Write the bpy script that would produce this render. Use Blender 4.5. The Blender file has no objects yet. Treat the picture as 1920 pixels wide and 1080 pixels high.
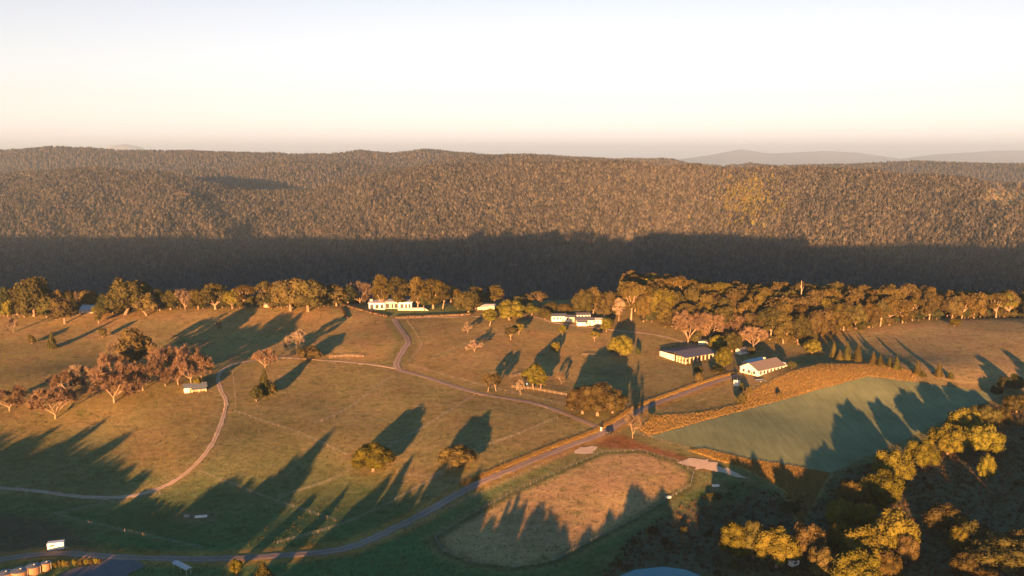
import bpy, math, random
import numpy as np
from mathutils import Vector, Matrix, geometry

SC = bpy.context.scene
COL = SC.collection
R = math.radians
rng = np.random.default_rng(11)
random.seed(11)

# ------------------------------------------------------------------ camera, sky, sun, exposure
CZ, PITCH, FPX = 150.0, R(8.55), 1663.0
cam_d = bpy.data.cameras.new('camera')
cam_d.sensor_width = 36.0
cam_d.lens = 36.0 * FPX / 1920.0
cam_d.clip_start, cam_d.clip_end = 1.0, 120000.0
cam = bpy.data.objects.new('camera', cam_d)
COL.objects.link(cam)
cam.location = (0, 0, CZ)
cam.rotation_euler = (math.pi / 2 - PITCH, 0, 0)
SC.camera = cam

SUN_EL, SUN_AZ = R(3.5), R(9.5)          # light travels towards +Y, a little to the right
SUND = np.array([math.sin(SUN_AZ) * math.cos(SUN_EL), math.cos(SUN_AZ) * math.cos(SUN_EL), -math.sin(SUN_EL)])
world = bpy.data.worlds.new('World')
SC.world = world
world.use_nodes = True
wn, wl = world.node_tree.nodes, world.node_tree.links
wn.clear()
w_out = wn.new('ShaderNodeOutputWorld')
w_bg = wn.new('ShaderNodeBackground')
w_sky = wn.new('ShaderNodeTexSky')
w_sky.sky_type = 'NISHITA'
w_sky.sun_disc = False
w_sky.sun_elevation = SUN_EL
w_sky.sun_rotation = math.pi + SUN_AZ
w_sky.altitude = 600
w_sky.air_density, w_sky.dust_density, w_sky.ozone_density = 1.0, 0.45, 1.3
w_bg.inputs['Strength'].default_value = 0.050
w_hs = wn.new('ShaderNodeHueSaturation')
# the Nishita colours are strong near the horizon; soften them there and leave the blue overhead
w_tc = wn.new('ShaderNodeTexCoord'); w_sep = wn.new('ShaderNodeSeparateXYZ'); w_mr = wn.new('ShaderNodeMapRange')
w_mr.interpolation_type = 'SMOOTHSTEP'
w_mr.inputs['From Min'].default_value = 0.13; w_mr.inputs['From Max'].default_value = 0.42
w_mr.inputs['To Min'].default_value = 0.36; w_mr.inputs['To Max'].default_value = 2.20
wl.new(w_tc.outputs['Generated'], w_sep.inputs[0]); wl.new(w_sep.outputs[2], w_mr.inputs['Value'])
wl.new(w_mr.outputs[0], w_hs.inputs['Saturation'])
wl.new(w_sky.outputs[0], w_hs.inputs['Color'])
w_mx = wn.new('ShaderNodeMix'); w_mx.data_type = 'RGBA'; w_mx.blend_type = 'MULTIPLY'; w_mx.inputs['Factor'].default_value = 1.0
wl.new(w_hs.outputs[0], w_mx.inputs[6]); w_mx.inputs[7].default_value = (1.0, 0.94, 1.05, 1)
wl.new(w_mx.outputs[2], w_bg.inputs['Color'])
wl.new(w_bg.outputs[0], w_out.inputs['Surface'])

sun_d = bpy.data.lights.new('sun', 'SUN')
sun_d.energy = 5.0
sun_d.angle = R(0.5)
sun_d.color = (1.0, 0.44, 0.14)
sun = bpy.data.objects.new('sun', sun_d)
COL.objects.link(sun)
sun.rotation_euler = Vector(-SUND).to_track_quat('Z', 'Y').to_euler()
sun.location = (-100, -300, 400)

SC.view_settings.view_transform = 'Standard'
SC.view_settings.look = 'None'
SC.view_settings.exposure = 2.77
SC.view_settings.gamma = 1.0
SC.view_settings.use_curve_mapping = False
SC.render.engine = 'CYCLES'
SC.cycles.max_bounces = 7
SC.cycles.diffuse_bounces = 4
SC.cycles.volume_bounces = 4
SC.cycles.use_denoising = True

# ------------------------------------------------------------------ small helpers
def srgb(r, g, b):
    return tuple(((c / 255 / 12.92) if c / 255 <= .04045 else ((c / 255 + .055) / 1.055) ** 2.4) for c in (r, g, b))

def tag(o, label=None, cat=None, group=None, kind=None):
    if label: o['label'] = label
    if cat: o['category'] = cat
    if group: o['group'] = group
    if kind: o['kind'] = kind
    return o

def empty(name, loc, label, cat, group=None, rz=0.0, scale=(1, 1, 1)):
    o = bpy.data.objects.new(name, None)
    COL.objects.link(o)
    o.location = loc
    o.rotation_euler = (0, 0, rz)
    o.scale = scale
    o.empty_display_size = 0.5
    return tag(o, label, cat, group)

def link(name, me, parent=None, mat=None):
    o = bpy.data.objects.new(name, me)
    COL.objects.link(o)
    if parent is not None: o.parent = parent
    if mat is not None:
        if not me.materials: me.materials.append(None)
        o.material_slots[0].link = 'OBJECT'
        o.material_slots[0].material = mat
    return o

def mesh_np(name, v, f, smooth=False):
    """fast mesh from arrays; f is (n,3) or (n,4)"""
    v = np.asarray(v, np.float32); f = np.asarray(f, np.int32)
    me = bpy.data.meshes.new(name)
    k = f.shape[1]
    me.vertices.add(len(v)); me.vertices.foreach_set('co', v.ravel())
    me.loops.add(f.size); me.loops.foreach_set('vertex_index', f.ravel())
    me.polygons.add(len(f))
    me.polygons.foreach_set('loop_start', np.arange(0, f.size, k, dtype=np.int32))
    if smooth: me.polygons.foreach_set('use_smooth', np.ones(len(f), bool))
    me.update(calc_edges=True)
    me.validate()
    return me

class MB:
    """collects boxes, prisms and tubes into one mesh"""
    def __init__(s): s.v, s.f = [], []
    def add(s, vs, fs):
        n = len(s.v); s.v += [tuple(p) for p in vs]; s.f += [tuple(i + n for i in q) for q in fs]; return s
    def box(s, x0, x1, y0, y1, z0, z1):
        return s.add([(x0, y0, z0), (x1, y0, z0), (x1, y1, z0), (x0, y1, z0), (x0, y0, z1), (x1, y0, z1), (x1, y1, z1), (x0, y1, z1)],
                     [(3, 2, 1, 0), (4, 5, 6, 7), (0, 1, 5, 4), (1, 2, 6, 5), (2, 3, 7, 6), (3, 0, 4, 7)])
    def prism(s, prof, axis, a, b):
        """extrude a closed (u, z) profile along x (axis 0, u = y) or y (axis 1, u = x)"""
        n = len(prof)
        P = (lambda u, z, w: (w, u, z)) if axis == 0 else (lambda u, z, w: (u, w, z))
        vs = [P(u, z, a) for u, z in prof] + [P(u, z, b) for u, z in prof]
        fs = [tuple(range(n)), tuple(range(2 * n - 1, n - 1, -1))] + [(i, i + n, (i + 1) % n + n, (i + 1) % n) for i in range(n)]
        return s.add(vs, fs)
    def tube(s, p0, p1, r0, r1, n=6, cap=True):
        p0, p1 = Vector(p0), Vector(p1); d = (p1 - p0).normalized()
        a = d.orthogonal().normalized(); b = d.cross(a)
        vs = []
        for p, r in ((p0, r0), (p1, r1)):
            for i in range(n):
                t = 2 * math.pi * i / n; vs.append(p + a * (math.cos(t) * r) + b * (math.sin(t) * r))
        fs = [(i, (i + 1) % n, (i + 1) % n + n, i + n) for i in range(n)]
        if cap: fs += [tuple(range(n - 1, -1, -1)), tuple(range(n, 2 * n))]
        return s.add(vs, fs)
    def mesh(s, name):
        me = bpy.data.meshes.new(name); me.from_pydata(s.v, [], s.f); me.update()
        import bmesh
        bm = bmesh.new(); bm.from_mesh(me); bmesh.ops.recalc_face_normals(bm, faces=bm.faces); bm.to_mesh(me); bm.free()
        return me
    def part(s, name, mat, parent):
        return link(name, s.mesh(name), parent, mat)

# ------------------------------------------------------------------ pixels of the photograph -> directions
def ray(px, py):
    c = (np.asarray(px, float) - 960) / FPX; v = (540 - np.asarray(py, float)) / FPX
    return np.stack([c + 0 * v, math.cos(PITCH) + v * math.sin(PITCH) + 0 * c, -math.sin(PITCH) + v * math.cos(PITCH) + 0 * c], -1)

def project(p):
    p = np.asarray(p, float); x, y, z = p[..., 0], p[..., 1], p[..., 2] - CZ
    dep = y * math.cos(PITCH) - z * math.sin(PITCH); up = y * math.sin(PITCH) + z * math.cos(PITCH)
    return 960 + FPX * x / dep, 540 - FPX * up / dep

def elev_tan(py):
    return np.tan(-(np.arctan((np.asarray(py, float) - 540) / FPX) + PITCH))

# ------------------------------------------------------------------ the land
SLOPE = 0.07
def bump(x, y, cx, cy, sx, sy, a): return a * np.exp(-((x - cx) / sx) ** 2 - ((y - cy) / sy) ** 2)
def softplus(u): return np.where(u > 30, u, np.log1p(np.exp(np.clip(u, -40, 30))))
_ph = rng.uniform(0, 6.28, 24)
def H(x, y):
    x = np.asarray(x, float); y = np.asarray(y, float)
    z = SLOPE * y
    z = z - 0.04 * 60 * softplus(-(y - 120) / 60)*0
    yc = 645 + 8 * np.sin(x / 90 + 1.0) - 6 * np.exp(-((x + 110) / 60) ** 2)
    east = np.clip((x - 50) / 90, 0, 1); yc = yc - 22 * east
    z = z + (3.0 - 3.5 * east) * np.exp(-((y - 630) / 55) ** 2) - 0.50 * 14 * softplus((y - yc) / 14)
    z = z + bump(x, y, -205, 440, 60, 45, 4.0)          # knoll under the bare trees
    z = z + bump(x, y, -150, 318, 95, 30, -4.0)         # gully at lower left
    z = z + bump(x, y, -70, 345, 45, 30, -1.5)
    z = z + bump(x, y, 165, 462, 55, 28, 3.2)           # bank of dry grass under the homestead
    z = z + bump(x, y, 230, 470, 60, 25, 1.6)
    z = z + bump(x, y, 82, 300, 58, 28, -4.5)           # hollow of the pond
    for i, (lx, ly, a) in enumerate(((70, 55, .55), (110, 90, .8), (45, 60, .3), (160, 75, .8), (30, 28, .14), (24, 35, .12))):
        z = z + a * np.sin(x / lx * 2.2 + _ph[i] + 1.3 * np.sin(y / ly + _ph[i + 8])) * np.sin(y / ly * 2.0 + _ph[i + 16])
    return np.maximum(z, -190.0)

_ts = np.concatenate([np.arange(120, 760, 1.0)])
def g(px, py):
    """the point of the ground seen at a pixel of the photograph"""
    d = ray(px, py); t = _ts
    hz = H(d[0] * t, d[1] * t); below = CZ + d[2] * t < hz
    i = int(np.argmax(below)) if below.any() else len(t) - 1
    if not below.any(): i = 500
    a, b = t[max(i - 1, 0)], t[i]
    for _ in range(18):
        m = (a + b) / 2
        if CZ + d[2] * m < H(d[0] * m, d[1] * m): b = m
        else: a = m
    x, y = d[0] * b, d[1] * b
    return np.array([x, y, float(H(x, y))])

def gl(pts): return [g(*p) for p in pts]
def mpp(p): return (p[1] * math.cos(PITCH) - (p[2] - CZ) * math.sin(PITCH)) / FPX   # metres per photograph pixel there

def dense(pts, step, closed=False):
    P = [np.asarray(p[:2], float) for p in pts]
    if closed: P = P + [P[0]]
    out = []
    n = len(P)
    for i in range(n - 1):                 # Catmull-Rom when open, straight when closed
        a, b = P[i], P[i + 1]
        k = max(1, int(np.linalg.norm(b - a) / step))
        p0 = P[i - 1] if i > 0 else a * 2 - b
        p3 = P[i + 2] if i + 2 < n else b * 2 - a
        for j in range(k):
            t = j / k
            if closed: q = a + (b - a) * t
            else: q = .5 * ((2 * a) + (b - p0) * t + (2 * p0 - 5 * a + 4 * b - p3) * t * t + (-p0 + 3 * a - 3 * b + p3) * t ** 3)
            out.append(q)
    if not closed: out.append(P[-1])
    return np.array(out)

def seg_dist(x, y, poly, closed=False):
    """distance of points to a polyline"""
    P = np.asarray(poly, float)[:, :2]
    if closed: P = np.vstack([P, P[:1]])
    d = np.full(x.shape, 1e9)
    for a, b in zip(P[:-1], P[1:]):
        ab = b - a; L = max(ab @ ab, 1e-9)
        t = np.clip(((x - a[0]) * ab[0] + (y - a[1]) * ab[1]) / L, 0, 1)
        d = np.minimum(d, np.hypot(x - a[0] - t * ab[0], y - a[1] - t * ab[1]))
    return d

def inside(x, y, poly):
    P = np.asarray(poly, float)[:, :2]; c = np.zeros(x.shape, bool)
    for a, b in zip(P, np.roll(P, -1, 0)):
        if a[1] == b[1]: continue
        m = ((a[1] > y) != (b[1] > y)) & (x < (b[0] - a[0]) * (y - a[1]) / (b[1] - a[1]) + a[0])
        c ^= m
    return c

# ------------------------------------------------------------------ materials
def new_mat(name):
    m = bpy.data.materials.new(name); m.use_nodes = True
    n = m.node_tree.nodes; n.clear()
    out = n.new('ShaderNodeOutputMaterial')
    return m, n, m.node_tree.links, out

def paint(name, col, rough=.6, metal=0.0, var=.12, scale=1.5, bump_s=.0, streak=None):
    m, n, l, out = new_mat(name)
    b = n.new('ShaderNodeBsdfPrincipled'); b.inputs['Roughness'].default_value = rough; b.inputs['Metallic'].default_value = metal
    tc = n.new('ShaderNodeTexCoord'); mp = n.new('ShaderNodeMapping'); nz = n.new('ShaderNodeTexNoise')
    nz.inputs['Scale'].default_value = scale; nz.inputs['Detail'].default_value = 5
    l.new(tc.outputs['Object'], mp.inputs['Vector']); l.new(mp.outputs[0], nz.inputs['Vector'])
    if streak: mp.inputs['Scale'].default_value = streak
    cr = n.new('ShaderNodeValToRGB')
    cr.color_ramp.elements[0].position = .3; cr.color_ramp.elements[1].position = .7
    cr.color_ramp.elements[0].color = tuple(c * (1 - var) for c in col) + (1,)
    cr.color_ramp.elements[1].color = tuple(min(1, c * (1 + var)) for c in col) + (1,)
    l.new(nz.outputs['Fac'], cr.inputs['Fac']); l.new(cr.outputs[0], b.inputs['Base Color'])
    if bump_s:
        bp = n.new('ShaderNodeBump'); bp.inputs['Strength'].default_value = bump_s
        l.new(nz.outputs['Fac'], bp.inputs['Height']); l.new(bp.outputs[0], b.inputs['Normal'])
    l.new(b.outputs[0], out.inputs['Surface'])
    return m

def leafy(name, a, b, trans=.12, scale=.9, hue=.03, vlo=.7, vhi=1.3):
    """foliage: two tones in clumps plus a tone of its own for each plant"""
    m, n, l, out = new_mat(name)
    tc = n.new('ShaderNodeTexCoord'); nz = n.new('ShaderNodeTexNoise'); nz.inputs['Scale'].default_value = scale; nz.inputs['Detail'].default_value = 3
    l.new(tc.outputs['Object'], nz.inputs['Vector'])
    cr = n.new('ShaderNodeValToRGB')
    cr.color_ramp.elements[0].position = .32; cr.color_ramp.elements[1].position = .68
    cr.color_ramp.elements[0].color = a + (1,); cr.color_ramp.elements[1].color = b + (1,)
    l.new(nz.outputs['Fac'], cr.inputs['Fac'])
    oi = n.new('ShaderNodeObjectInfo'); hs = n.new('ShaderNodeHueSaturation')
    mh = n.new('ShaderNodeMapRange'); mh.inputs['To Min'].default_value = .5 - hue; mh.inputs['To Max'].default_value = .5 + hue
    mv = n.new('ShaderNodeMapRange'); mv.inputs['To Min'].default_value = vlo; mv.inputs['To Max'].default_value = vhi
    m2 = n.new('ShaderNodeMath'); m2.operation = 'FRACT'; m3 = n.new('ShaderNodeMath'); m3.operation = 'MULTIPLY'; m3.inputs[1].default_value = 7.31
    l.new(oi.outputs['Random'], mh.inputs['Value']); l.new(oi.outputs['Random'], m3.inputs[0]); l.new(m3.outputs[0], m2.inputs[0]); l.new(m2.outputs[0], mv.inputs['Value'])
    l.new(mh.outputs[0], hs.inputs['Hue']); l.new(mv.outputs[0], hs.inputs['Value']); l.new(cr.outputs[0], hs.inputs['Color'])
    d = n.new('ShaderNodeBsdfDiffuse'); t = n.new('ShaderNodeBsdfTranslucent'); mx = n.new('ShaderNodeMixShader'); mx.inputs[0].default_value = trans
    l.new(hs.outputs[0], d.inputs['Color']); l.new(hs.outputs[0], t.inputs['Color'])
    l.new(d.outputs[0], mx.inputs[1]); l.new(t.outputs[0], mx.inputs[2]); l.new(mx.outputs[0], out.inputs['Surface'])
    return m

M = {}
M['olive'] = leafy('olive leaves', (.032, .032, .012), (.072, .065, .022), hue=.016)
M['dark'] = leafy('dark leaves', (.020, .026, .012), (.050, .050, .018))
M['gold'] = leafy('golden leaves', (.058, .056, .010), (.114, .106, .019), hue=.012)
M['rust'] = leafy('rusty leaves', (.044, .036, .015), (.086, .070, .028), hue=.010)
M['gumleaf'] = leafy('gum leaves', (.038, .032, .010), (.082, .065, .020), hue=.014)
M['pink'] = leafy('pink blossom', (.22, .17, .135), (.31, .25, .20), hue=.01)
M['twig'] = leafy('bare twigs', (.108, .074, .048), (.185, .132, .088), hue=.010)
M['paletwig'] = leafy('pale bare twigs', (.118, .092, .064), (.180, .145, .105), hue=.010)
M['pine'] = leafy('conifer needles', (.030, .030, .012), (.070, .062, .020))
M['hedge'] = leafy('hedge leaves', (.022, .020, .014), (.048, .036, .022))
M['bark'] = paint('brown bark', (.17, .12, .085), .9, var=.3, scale=6)
M['palebark'] = paint('pale bark', (.24, .175, .125), .9, var=.2, scale=6)
M['white'] = paint('white painted boards', (.60, .58, .54), .55, var=.05, streak=(1, 1, 14))
M['cream'] = paint('cream wall', (.44, .39, .31), .7, var=.08)
M['tin'] = paint('grey corrugated roof', (.075, .08, .10), .5, metal=.0, var=.14, scale=2, streak=(10, .6, 1))
M['paletin'] = paint('pale roof sheets', (.40, .40, .42), .45, var=.08, scale=2, streak=(8, .6, 1))
M['brownroof'] = paint('weathered grey brown roof', (.13, .11, .10), .7, var=.15, scale=2, streak=(9, .7, 1))
M['blueroof'] = paint('blue grey tank roof', (.07, .09, .125), .5, var=.12)
M['timber'] = paint('timber', (.30, .20, .13), .8, var=.25, streak=(1, 1, 6))
M['darkgap'] = paint('dark interior boards', (.05, .04, .035), .9)
M['pane'] = paint('window glass', (.05, .055, .06), .08, var=.05)
M['frame'] = paint('window frame', (.70, .68, .64), .5, var=.04)
M['concrete'] = paint('concrete', (.34, .31, .28), .85, var=.12)
M['tan'] = paint('tan tank wall', (.20, .12, .07), .7, var=.1)
M['carpaint'] = paint('dark blue car paint', (.03, .04, .06), .25, metal=.4)
M['whitepaint'] = paint('white vehicle paint', (.75, .74, .72), .35, var=.04)
M['rubber'] = paint('rubber', (.02, .02, .02), .8)
M['steel'] = paint('galvanised steel', (.50, .51, .52), .4, metal=.5)
M['bluepl'] = paint('blue plastic', (.10, .22, .45), .4)
M['lamp'] = paint('lamp lens', (.6, .55, .5), .2)
M['redlamp'] = paint('red lamp lens', (.35, .03, .02), .3)
M['post'] = paint('weathered grey fence posts', (.12, .10, .08), .9)
M['rail'] = paint('pale timber rail', (.27, .21, .155), .9)

def ground_mat(name, rough_px=True):
    """land: colour comes from the 'tint' attribute (what grows there), broken up by grain at several sizes"""
    m, n, l, out = new_mat(name)
    d = n.new('ShaderNodeBsdfDiffuse')
    at = n.new('ShaderNodeAttribute'); at.attribute_name = 'tint'
    geo = n.new('ShaderNodeNewGeometry')
    def noise(sc, det=4, ro=.6):
        q = n.new('ShaderNodeTexNoise'); q.inputs['Scale'].default_value = sc; q.inputs['Detail'].default_value = det; q.inputs['Roughness'].default_value = ro
        l.new(geo.outputs['Position'], q.inputs['Vector']); return q
    def rng_(src, a, b, lo=.3, hi=.7):
        q = n.new('ShaderNodeMapRange'); q.inputs['From Min'].default_value = lo; q.inputs['From Max'].default_value = hi
        q.inputs['To Min'].default_value = a; q.inputs['To Max'].default_value = b; l.new(src.outputs['Fac'], q.inputs['Value']); return q
    n1, n2, n3 = noise(.035, 6), noise(.33, 5), noise(2.2, 4, .7)
    mul = n.new('ShaderNodeMath'); mul.operation = 'MULTIPLY'; mul2 = n.new('ShaderNodeMath'); mul2.operation = 'MULTIPLY'
    l.new(rng_(n1, .82, 1.18).outputs[0], mul.inputs[0]); l.new(rng_(n2, .80, 1.20).outputs[0], mul.inputs[1])
    l.new(mul.outputs[0], mul2.inputs[0]); l.new(rng_(n3, .75, 1.25).outputs[0], mul2.inputs[1])
    hs = n.new('ShaderNodeHueSaturation'); n4 = noise(.06, 5)
    l.new(rng_(n4, .485, .52).outputs[0], hs.inputs['Hue']); l.new(mul2.outputs[0], hs.inputs['Value']); l.new(at.outputs['Color'], hs.inputs['Color'])
    # weedy and damp patches of their own, with ragged outlines
    n5 = noise(.16, 9, .68); n6 = noise(.9, 6, .7)
    pm = n.new('ShaderNodeMix'); pm.data_type = 'RGBA'; pm.blend_type = 'MULTIPLY'; pm.inputs[7].default_value = (.50, .66, .52, 1)
    l.new(rng_(n5, 0.0, .75, .53, .66).outputs[0], pm.inputs[0]); l.new(hs.outputs[0], pm.inputs[6])
    pm2 = n.new('ShaderNodeMix'); pm2.data_type = 'RGBA'; pm2.blend_type = 'MULTIPLY'; pm2.inputs[7].default_value = (.48, .55, .45, 1)
    l.new(rng_(n6, 0.0, .8, .60, .70).outputs[0], pm2.inputs[0]); l.new(pm.outputs[2], pm2.inputs[6])
    l.new(pm2.outputs[2], d.inputs['Color'])
    b1 = n.new('ShaderNodeBump'); b1.inputs['Strength'].default_value = 1.0; b1.inputs['Distance'].default_value = .22
    l.new(n3.outputs['Fac'], b1.inputs['Height'])
    b2 = n.new('ShaderNodeBump'); b2.inputs['Strength'].default_value = .7; b2.inputs['Distance'].default_value = .5
    l.new(n2.outputs['Fac'], b2.inputs['Height']); l.new(b1.outputs[0], b2.inputs['Normal'])
    l.new(b2.outputs[0], d.inputs['Normal'])
    l.new(d.outputs[0], out.inputs['Surface'])
    return m
M['ground'] = ground_mat('pasture')

def sheet_mat(name, col, var=.15, sc=.8, bumpd=.04, lines=None):
    m, n, l, out = new_mat(name)
    d = n.new('ShaderNodeBsdfDiffuse'); geo = n.new('ShaderNodeNewGeometry')
    a = n.new('ShaderNodeTexNoise'); a.inputs['Scale'].default_value = sc; a.inputs['Detail'].default_value = 6; a.inputs['Roughness'].default_value = .65
    b = n.new('ShaderNodeTexNoise'); b.inputs['Scale'].default_value = .05; b.inputs['Detail'].default_value = 5
    mp = n.new('ShaderNodeMapping'); l.new(geo.outputs['Position'], mp.inputs['Vector'])
    if lines: mp.inputs['Rotation'].default_value = (0, 0, lines[0]); mp.inputs['Scale'].default_value = (lines[1], .06, .3)
    l.new(mp.outputs[0], a.inputs['Vector']); l.new(geo.outputs['Position'], b.inputs['Vector'])
    ad = n.new('ShaderNodeMath'); l.new(a.outputs['Fac'], ad.inputs[0]); l.new(b.outputs['Fac'], ad.inputs[1])
    mr = n.new('ShaderNodeMapRange'); mr.inputs['From Min'].default_value = .7; mr.inputs['From Max'].default_value = 1.3
    mr.inputs['To Min'].default_value = 1 - var; mr.inputs['To Max'].default_value = 1 + var; l.new(ad.outputs[0], mr.inputs['Value'])
    hs = n.new('ShaderNodeHueSaturation'); hs.inputs['Color'].default_value = col + (1,); l.new(mr.outputs[0], hs.inputs['Value'])
    l.new(hs.outputs[0], d.inputs['Color'])
    bp = n.new('ShaderNodeBump'); bp.inputs['Distance'].default_value = bumpd; l.new(a.outputs['Fac'], bp.inputs['Height']); l.new(bp.outputs[0], d.inputs['Normal'])
    l.new(d.outputs[0], out.inputs['Surface'])
    return m
def ruts(m, dark=.72):
    n = m.node_tree.nodes; l = m.node_tree.links
    at = n.new('ShaderNodeAttribute'); at.attribute_name = 'across'
    d = [q for q in n if q.type == 'BSDF_DIFFUSE'][0]; src = d.inputs['Color'].links[0].from_socket
    w = n.new('ShaderNodeMath'); w.operation = 'COSINE'; k = n.new('ShaderNodeMath'); k.operation = 'MULTIPLY'; k.inputs[1].default_value = 4 * math.pi
    l.new(at.outputs['Fac'], k.inputs[0]); l.new(k.outputs[0], w.inputs[0])
    mr = n.new('ShaderNodeMapRange'); mr.inputs['From Min'].default_value = -1; mr.inputs['To Min'].default_value = 1.18; mr.inputs['To Max'].default_value = dark; l.new(w.outputs[0], mr.inputs['Value'])
    hs = n.new('ShaderNodeHueSaturation'); l.new(src, hs.inputs['Color']); l.new(mr.outputs[0], hs.inputs['Value']); l.new(hs.outputs[0], d.inputs['Color'])
    return m
M['road'] = sheet_mat('worn asphalt', (.225, .175, .145), .22, .7, .05)
M['track'] = sheet_mat('pale dirt track', (.36, .28, .205), .25, .7, .08)
M['gravel'] = sheet_mat('pale gravel', (.42, .34, .26), .25, 1.2, .12)
M['yard'] = sheet_mat('dark yard surface', (.12, .12, .13), .25, .6, .05)

# ------------------------------------------------------------------ outlines on the land (from the photograph)
ROAD = gl([(-60, 1060), (0, 1050), (60, 1041), (120, 1038), (230, 1045), (400, 1048), (560, 1040), (650, 1028), (720, 1000), (800, 960), (880, 915), (960, 880), (1050, 843), (1128, 813), (1180, 783), (1215, 762), (1290, 735), (1345, 715), (1385, 703)])
LANE = gl([(1130, 806), (1065, 778), (1000, 756), (890, 736), (800, 708), (748, 694)])
DRIVE = gl([(748, 694), (744, 680), (757, 655), (765, 640), (752, 618), (738, 598)])
TRACK = gl([(748, 692), (690, 683), (600, 675), (520, 671), (450, 680), (420, 692), (409, 708), (413, 730), (424, 755), (416, 790), (400, 828), (375, 862), (345, 890), (300, 915), (240, 931), (150, 931), (60, 920), (-40, 912)])
SPUR = gl([(738, 598), (780, 596), (880, 594), (960, 592), (1000, 594), (1040, 605), (1085, 611), (1150, 619), (1230, 628), (1310, 650)])
def along(pts, n=14):
    o = []
    for a, b in zip(pts, pts[1:] + pts[:1]): o += [(a[0] + (b[0] - a[0]) * t / n, a[1] + (b[1] - a[1]) * t / n) for t in range(n)]
    return o
CROP = gl(along([(1218, 818), (1628, 706), (1884, 739), (1556, 888), (1330, 846)]))
ARENA = gl([(815, 1010), (870, 975), (960, 925), (1060, 880), (1130, 850), (1200, 846), (1270, 866), (1300, 888), (1295, 912), (1240, 945), (1130, 1005), (1040, 1053), (970, 1066), (880, 1056), (830, 1035)])
BANK = gl(along([(1195, 803), (1230, 780), (1310, 775), (1385, 760), (1395, 742), (1430, 722), (1480, 698), (1540, 683), (1640, 684), (1720, 697), (1715, 716), (1628, 706), (1218, 818)], 4))
BANK2 = gl([(1290, 845), (1320, 842), (1400, 862), (1470, 872), (1555, 887), (1530, 935), (1500, 985), (1490, 960), (1470, 918), (1400, 880), (1340, 862)])
SCRUB = gl([(1120, 1085), (1180, 1010), (1250, 960), (1330, 925), (1400, 905), (1480, 930), (1540, 930), (1560, 890), (1690, 855), (1810, 792), (1900, 745), (2150, 700), (2300, 1085)])
DRY = gl([(-80, 640), (200, 640), (330, 600), (430, 700), (420, 770), (330, 885), (250, 870), (190, 790), (0, 830), (-80, 840)])
UPPER = gl([(-150, 590), (300, 582), (640, 575), (740, 596), (765, 640), (748, 692), (600, 674), (430, 690), (300, 660), (-150, 700)])
UPPER2 = gl([(748, 600), (870, 600), (950, 620), (1150, 625), (1180, 650), (1060, 750), (900, 720), (800, 700), (755, 690), (770, 640)])
MID = gl([(560, 690), (740, 700), (890, 742), (1060, 785), (1110, 805), (900, 900), (800, 950), (640, 860), (520, 790)])
LUSH = gl([(150, 1000), (330, 1010), (560, 1030), (660, 1030), (760, 990), (830, 1040), (1000, 1085), (300, 1090), (220, 1050)])
LUSH2 = gl([(1290, 930), (1330, 905), (1390, 905), (1400, 930), (1340, 945)])
BROWN = gl([(-100, 960), (60, 965), (200, 1005), (170, 1030), (60, 1040), (-100, 1060)])
JUNC = gl([(1120, 818), (1170, 815), (1200, 830), (1260, 848), (1340, 870), (1330, 885), (1250, 862), (1180, 842), (1120, 838)])
RIDGEEAST = gl([(1560, 660), (1610, 622), (1700, 608), (1850, 598), (2050, 585), (2050, 720), (1870, 736), (1720, 700)])
POND = gl([(1150, 1100), (1165, 1082), (1190, 1070), (1240, 1064), (1285, 1069), (1310, 1080), (1320, 1100), (1240, 1115)])
YARD = gl([(95, 1085), (140, 1066), (180, 1058), (200, 1050), (250, 1049), (275, 1060), (240, 1078), (215, 1090)])

FENCES = {
 'post and wire fence running down the left slope to the round golden tree': [(440, 772), (490, 790), (560, 813), (650, 855)],
 'post and wire fence crossing the dry paddock below the bend of the drive': [(735, 706), (690, 740), (640, 775), (590, 795)],
 'post and wire fence from the lane down past the round golden tree': [(890, 742), (830, 780), (760, 822), (640, 892), (520, 935)],
 'post and wire fence along the upper side of the narrow lane': [(768, 686), (860, 712), (960, 737), (1060, 760), (1120, 772)],
 'post and wire fence below the lane ending at the green shade': [(1045, 785), (960, 820), (880, 850), (800, 905), (640, 985), (520, 1020)],
 'post and wire fence in the shaded green valley beside the track end': [(375, 886), (480, 927), (550, 952), (630, 978)],
 'post and wire fence across the lowest green paddock above the road': [(100, 966), (200, 990), (300, 1012), (380, 1030)],
 'post and wire fence along the shaded foot of the left knoll': [(100, 966), (170, 950), (240, 936), (300, 926)],
 'post and wire fence beside the drive on its uphill bend': [(762, 600), (785, 635), (790, 650), (765, 682)],
 'post and wire fence climbing the paddock right of the drive': [(812, 670), (850, 655), (900, 636), (960, 625)],
 'post and wire fence down the right side of the upper dirt track': [(436, 700), (440, 730), (443, 770)],
 'post and wire fence from the round golden tree across to the russet tree': [(745, 888), (790, 896), (815, 892), (845, 878)],
 'post and wire fence along the lower side of the straight road': [(700, 1022), (780, 985), (860, 945), (950, 903), (1060, 853)],
 'post and wire fence between the junction and the blue green crop': [(1190, 812), (1240, 828), (1292, 842)],
}
fence_world = {k: gl(v) for k, v in FENCES.items()}

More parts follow.
